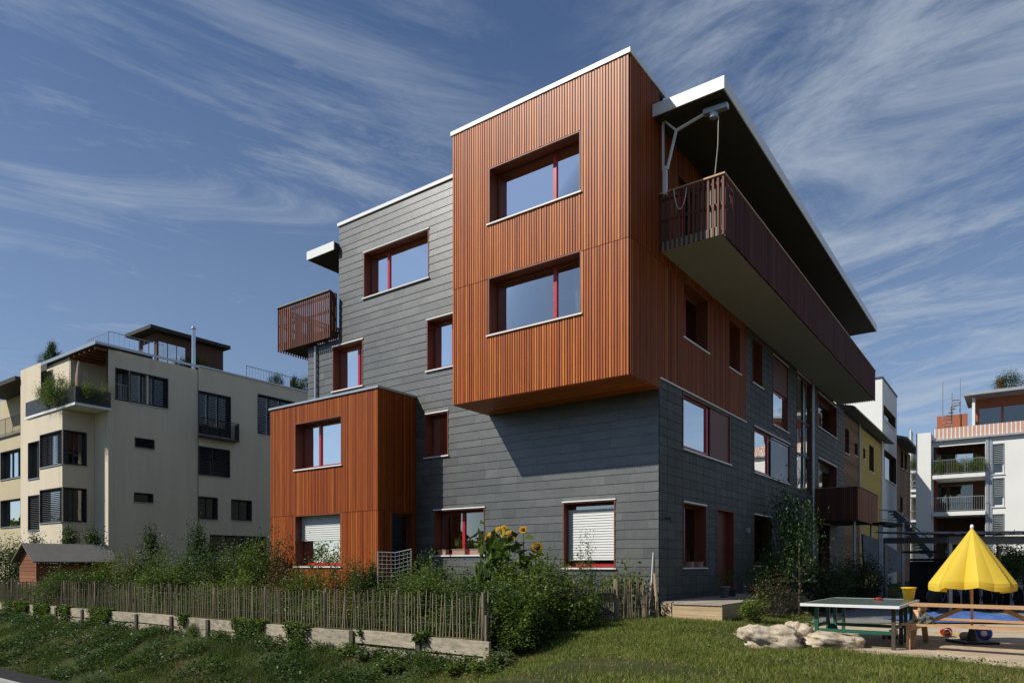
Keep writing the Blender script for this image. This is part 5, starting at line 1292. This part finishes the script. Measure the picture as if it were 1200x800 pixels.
m=MB(); m.lathe([(.001,0),(.08,.0),(.13,.03),(.13,.07),(.11,.11),(.09,.16),(.06,.2),(.04,.23),(.001,.24)],18); 
m.v=[(a*1.1+.10*noise.noise(Vector((a*11,b*11,c*11))),b*.9+.10*noise.noise(Vector((a*11,b*11,c*11+5))),c*.6+.08*noise.noise(Vector((a*14,b*14,c*9)))) for a,b,c in m.v]; ob=m.build('cloth_bundle',M['olivecloth'],None,False,loc=A0+dx_*.02-Vector((.4,.95,0))*.8+Vector((0,0,.475))); tag(ob,'crumpled grey cloth left on the near end of the picnic bench','cloth')
# ================================================================== YELLOW PARASOL
ps=thing('yellow_parasol','half closed bright yellow parasol with white knob behind the picnic table','parasol',pt(1139,12.85,.03))
m=MB(); m.tube([(0,0,0),(0,0,2.1)],.022,8); m.build('pole',M['bench'],ps)
m=MB(); m.lathe([(.0,2.07),(.028,2.09),(.03,2.13),(.02,2.16),(.001,2.165)],12); m.build('knob',M['white'],ps,True)
m=MB(); nr=8; per=12; rings=18
fold=[.30,.10,.42,.16,.34,.08,.38,.14]
for j in range(rings+1):
    t=j/rings; z=2.10-1.10*t
    for k in range(nr*per):
        a=2*math.pi*k/(nr*per); ph=(k%per)/per; rib=1-abs(2*ph-1); seg=k//per
        base=.012+.76*(t**1.03)*(1.0 if t<.9 else 1-(t-.9)*1.1)
        rr=base*(1-fold[seg]*rib*(.45+.55*t))
        zz=z+(-.045*math.sin(math.pi*ph)*t**4)+.035*math.sin(2*a+.5)*t**2
        m.v.append((rr*math.cos(a+.35),rr*math.sin(a+.35),zz))
W_=nr*per
m.f=[(j*W_+k,j*W_+(k+1)%W_,(j+1)*W_+(k+1)%W_,(j+1)*W_+k) for j in range(rings) for k in range(W_)]; m.m=[0]*len(m.f)
m.build('canopy',M['yellow'],ps,False)
m=MB(); m.box(-.3,.3,-.3,.3,0,.05); m.lathe([(.09,.05),(.06,.2),(.035,.3)],12); m.build('base',M['darkmetal'],ps)
# toys
def ball(px,py_d,r,mat,label,name='ball'):
    m=MB(); prof=[(r*math.sin(a)+.0005,r-r*math.cos(a)) for a in np.linspace(0,math.pi,11)]; m.lathe(prof,18); ob=m.build(name,M[mat],None,True,loc=pt(px,py_d,.03)); tag(ob,label,name.replace('_',' ')); return ob
def toys():
    t=thing('toy_ball','shiny dark blue ball with a pale patch beside the parasol base','ball',pt(1152,13.2,.03)); r=.15
    m=MB(); m.lathe([(r*math.sin(a)+.0005,r-r*math.cos(a)) for a in np.linspace(0,math.pi,13)],20); m.build('ball_skin',M['blue'],t,True)
    m=MB(); m.lathe([(.001,.012),(.04,.008),(.055,0)],14); p=m.build('patch',M['white'],t,True); p.location=(-.07,-.132,.155); p.rotation_euler=(math.pi/2,0,-.45)
    ball(1132,13.1,.11,'graywall','small grey ball left of the parasol base','toy_ball')
    t=thing('toy_pail','small red toy pail lying on the sand below the picnic table','toy pail',pt(1104,14.2,.10)); m=MB(); m.lathe([(.06,0),(.085,.15),(.095,.155),(.08,.155),(.055,.01),(.001,.01)],14); b=m.build('pail_body',M['redp'],t,True); b.rotation_euler=(R(80),0,.3)
    m=MB(); m.tube([(.08*math.cos(a),-.16,.08*math.sin(a)) for a in np.linspace(0,math.pi,7)],.006,4); m.build('handle',M['white'],t)
    t=thing('toy_shovel','yellow plastic toy shovel on the sand right of the red pail','toy shovel',pt(1113,14.2,.035),-.3); m=MB(); m.tube([(0,0,.03),(.34,0,.02)],.015,6); m.build('handle',M['yplastic'],t); m=MB(); m.box(-.16,.0,-.09,.09,.0,.03); m.box(-.16,0,-.09,-.075,.03,.09); m.box(-.16,0,.075,.09,.03,.09); m.build('scoop',M['yplastic'],t)
    t=thing('toy_truck','small red and white toy truck on the sand under the tennis table','toy truck',pt(1043,13.6,.03),.4); m=MB(); m.box(-.14,.05,-.06,.06,.04,.1); m.build('body',M['redp'],t); m=MB(); m.box(.05,.14,-.06,.06,.04,.17); m.build('cab',M['white'],t)
    for x in (-.09,.09):
        for y in (-.065,.065): m=MB(); m.tube([(x,y-.012,.035),(x,y+.012,.035)],.035,10); m.build('wheel',M['black'],t)
toys()
# ================================================================== BOULDERS
def rock(px,d,sx,sy,sz,seed,label):
    n=64; m=34; mb=MB(); 
    for j in range(m+1):
        for i in range(n):
            th=2*math.pi*(i+.5)/n; ph=math.pi*j/m; x=math.sin(ph)*math.cos(th); y=math.sin(ph)*math.sin(th); z=math.cos(ph)
            # superellipsoid for a blocky stone
            f=lambda c: math.copysign(abs(c)**.72,c)
            p=Vector((f(x),f(y),f(z))); q=p*1.3+Vector((seed*3.1,0,0)); k=1+.28*noise.noise(q)+.14*noise.noise(q*2.6)-.10*abs(noise.noise(q*4.1))+.06*noise.noise(q*8)
            c=.10*abs(noise.noise(p*2.1+Vector((seed,9,0))))
            mb.v.append((p.x*sx*(k+c),p.y*sy*(k+c),p.z*sz*k+sz*.75))
    mb.f=[(j*n+i,(j+1)*n+i,(j+1)*n+(i+1)%n,j*n+(i+1)%n) for j in range(m) for i in range(n)]; mb.m=[0]*len(mb.f)
    ob=mb.build('boulder',M['rock'],None,True,loc=pt(px,d,-.02)); ob.rotation_euler=(0,R(4),rnd.uniform(-.2,.2)); tag(ob,label,'boulder','pale boulders on the lawn'); return ob
rock(902,12.4,.50,.34,.235,7,'large flat topped pale boulder at the left of the row')
rock(934,12.75,.27,.27,.25,2,'rounded cracked boulder touching the large one')
rock(978,12.3,.46,.30,.17,5,'low flat boulder between the rounded one and the tennis table leg')
# wood mirrored in ground floor glass; taller arc added to block low sky light
def wood():
    rs2=np.random.RandomState(9); n=60000; ang=rs2.uniform(R(160),R(395),n); rad=rs2.uniform(46,54,n); hh=rs2.beta(1.2,1.4,n)*((7+2*np.sin(ang*23))*(ang<R(228))+(14+3*np.sin(ang*17))*((ang>=R(228))&(ang<R(372)))+5*(ang>=R(372)))
    c=np.c_[np.cos(ang)*rad,np.sin(ang)*rad,hh-1.4]; V,F=leaves_np(c,1.1,.8,rs2,.4); o=bpy.data.objects.new('woodland',npmesh('woodland',V,F,M['leaf_c'])); COL.objects.link(o); tag(o,'dark wood behind the camera, extended all round to block low sky light','woodland',kind='stuff')
wood()
def farwood():
    rs2=np.random.RandomState(10); n=30000; ang=rs2.uniform(R(28),R(165),n); rad=rs2.uniform(135,150,n); hh=rs2.beta(1.2,1.4,n)*(8+2*np.sin(ang*31)+1.5*np.sin(ang*77))
    c=np.c_[np.cos(ang)*rad,np.sin(ang)*rad,hh]; V,F=leaves_np(c,2.2,1.6,rs2,.4); o=bpy.data.objects.new('woodland',npmesh('woodland',V,F,M['leaf_c'])); COL.objects.link(o); tag(o,'distant wood beyond the apartment blocks','woodland',kind='stuff')
farwood()
# ================================================================== SKY, SUN, CAMERA
SD=Vector((-2.027,-.653,2.01)).normalized(); el=math.asin(SD.z); rot=math.atan2(SD.x,SD.y)
w=bpy.data.worlds.new('World'); scene.world=w; w.use_nodes=True; t=w.node_tree; L=t.links.new; bg=t.nodes['Background']
SKY=.083
bg.inputs['Strength'].default_value=SKY
sk=N(t,'ShaderNodeTexSky'); sk.sky_type='NISHITA'; sk.sun_disc=False; sk.sun_elevation=el; sk.sun_rotation=rot; sk.altitude=300; sk.air_density=1.0; sk.dust_density=.2; sk.ozone_density=4.0
tc=N(t,'ShaderNodeTexCoord'); sep=N(t,'ShaderNodeSeparateXYZ'); L(tc.outputs['Generated'],sep.inputs[0])
ad=N(t,'ShaderNodeMath',operation='ADD'); ad.inputs[1].default_value=.12; L(sep.outputs['Z'],ad.inputs[0])
mxx=N(t,'ShaderNodeMath',operation='MAXIMUM'); mxx.inputs[1].default_value=.05; L(ad.outputs[0],mxx.inputs[0])
dv=N(t,'ShaderNodeVectorMath',operation='DIVIDE'); cb3=N(t,'ShaderNodeCombineXYZ')
for k in (0,1,2): L(mxx.outputs[0],cb3.inputs[k])
L(tc.outputs['Generated'],dv.inputs[0]); L(cb3.outputs[0],dv.inputs[1])
def cloud(ang,along,across,seed,lo,hi,dist,mlo,mhi,mscale,rough=.6):
    m1=N(t,'ShaderNodeMapping'); m1.inputs['Rotation'].default_value=(0,0,R(-ang)); L(dv.outputs[0],m1.inputs[0])
    mp=N(t,'ShaderNodeMapping'); mp.inputs['Scale'].default_value=(along,across,1); mp.inputs['Location'].default_value=(seed,seed*.7,0)
    L(m1.outputs[0],mp.inputs[0]); n1=N(t,'ShaderNodeTexNoise'); n1.inputs['Scale'].default_value=1; n1.inputs['Detail'].default_value=10; n1.inputs['Roughness'].default_value=rough; n1.inputs['Distortion'].default_value=dist
    L(mp.outputs[0],n1.inputs['Vector']); r1=N(t,'ShaderNodeMapRange',interpolation_type='SMOOTHSTEP'); r1.inputs[1].default_value=lo; r1.inputs[2].default_value=hi; L(n1.outputs['Fac'],r1.inputs[0])
    m2=N(t,'ShaderNodeMapping'); m2.inputs['Location'].default_value=(seed*2.3,seed,0); L(dv.outputs[0],m2.inputs[0])
    n2=N(t,'ShaderNodeTexNoise'); n2.inputs['Scale'].default_value=mscale; n2.inputs['Detail'].default_value=4; L(m2.outputs[0],n2.inputs['Vector'])
    r2=N(t,'ShaderNodeMapRange',interpolation_type='SMOOTHSTEP'); r2.inputs[1].default_value=mlo; r2.inputs[2].default_value=mhi; L(n2.outputs['Fac'],r2.inputs[0])
    mu=N(t,'ShaderNodeMath',operation='MULTIPLY'); L(r1.outputs[0],mu.inputs[0]); L(r2.outputs[0],mu.inputs[1]); return mu.outputs[0]
def side(sock,a,b):
    r=N(t,'ShaderNodeMapRange',interpolation_type='SMOOTHSTEP'); r.inputs[1].default_value=a; r.inputs[2].default_value=b; L(sep.outputs['X'],r.inputs[0])
    m_=N(t,'ShaderNodeMath',operation='MULTIPLY'); L(sock,m_.inputs[0]); L(r.outputs[0],m_.inputs[1]); return m_.outputs[0]
def mx_(a,b):
    m_=N(t,'ShaderNodeMath',operation='MAXIMUM'); L(a,m_.inputs[0]); L(b,m_.inputs[1]); return m_.outputs[0]
cl=side(cloud(32,.9,3.4,1.7,.38,.86,.9,.26,.60,1.5,.70),.15,-.15)
cr_=side(cloud(-48,1.5,3.2,21.7,.34,.72,.6,.16,.46,1.7,.68),.0,.25)
cs=cloud(20,2.4,4.6,8.3,.46,.82,.5,.40,.64,1.8,.72)
cm=cloud(60,2.0,3.6,12.3,.46,.86,.6,.46,.66,2.4,.72)
top_=mx_(mx_(mx_(cl,cr_),cs),cm)
sc_=N(t,'ShaderNodeMath',operation='MULTIPLY',use_clamp=True); sc_.inputs[1].default_value=.72; L(top_,sc_.inputs[0])
# thin veil towards the horizon
hz=N(t,'ShaderNodeMapRange'); hz.inputs[1].default_value=0.0; hz.inputs[2].default_value=.60; hz.inputs[3].default_value=.30; hz.inputs[4].default_value=.02; L(sep.outputs['Z'],hz.inputs[0])
mm2=N(t,'ShaderNodeMath',operation='MAXIMUM'); L(sc_.outputs[0],mm2.inputs[0]); L(hz.outputs[0],mm2.inputs[1])
tint=N(t,'ShaderNodeVectorMath',operation='MULTIPLY'); tint.inputs[1].default_value=(1.0,1.04,1.12); L(sk.outputs[0],tint.inputs[0])
mix=N(t,'ShaderNodeMix',data_type='RGBA'); L(mm2.outputs[0],mix.inputs['Factor']); L(tint.outputs[0],mix.inputs['A']); mix.inputs['B'].default_value=(5.6,6.4,7.4,1)
L(mix.outputs['Result'],bg.inputs['Color'])
sun=bpy.data.lights.new('sun','SUN'); sun.energy=5.0; sun.angle=R(.55); sun.color=(1.0,.95,.86)
so=bpy.data.objects.new('sun',sun); COL.objects.link(so); so.rotation_euler=(-SD).to_track_quat('-Z','Y').to_euler(); so.location=(-30,-10,40)
cam=bpy.data.cameras.new('camera'); co=bpy.data.objects.new('camera',cam); COL.objects.link(co); co.location=(0,0,EYE); co.rotation_euler=(R(90),0,0)
cam.sensor_width=36; cam.lens=36*FPX/1200; cam.shift_y=(HY-400)/1200; cam.clip_end=4000; cam.clip_start=.1
scene.camera=co
scene.view_settings.view_transform='Standard'; scene.view_settings.look='None'; scene.view_settings.exposure=0; scene.view_settings.gamma=1
scene.cycles.max_bounces=6; scene.cycles.transparent_max_bounces=12; scene.cycles.use_denoising=True; scene.cycles.sample_clamp_indirect=6
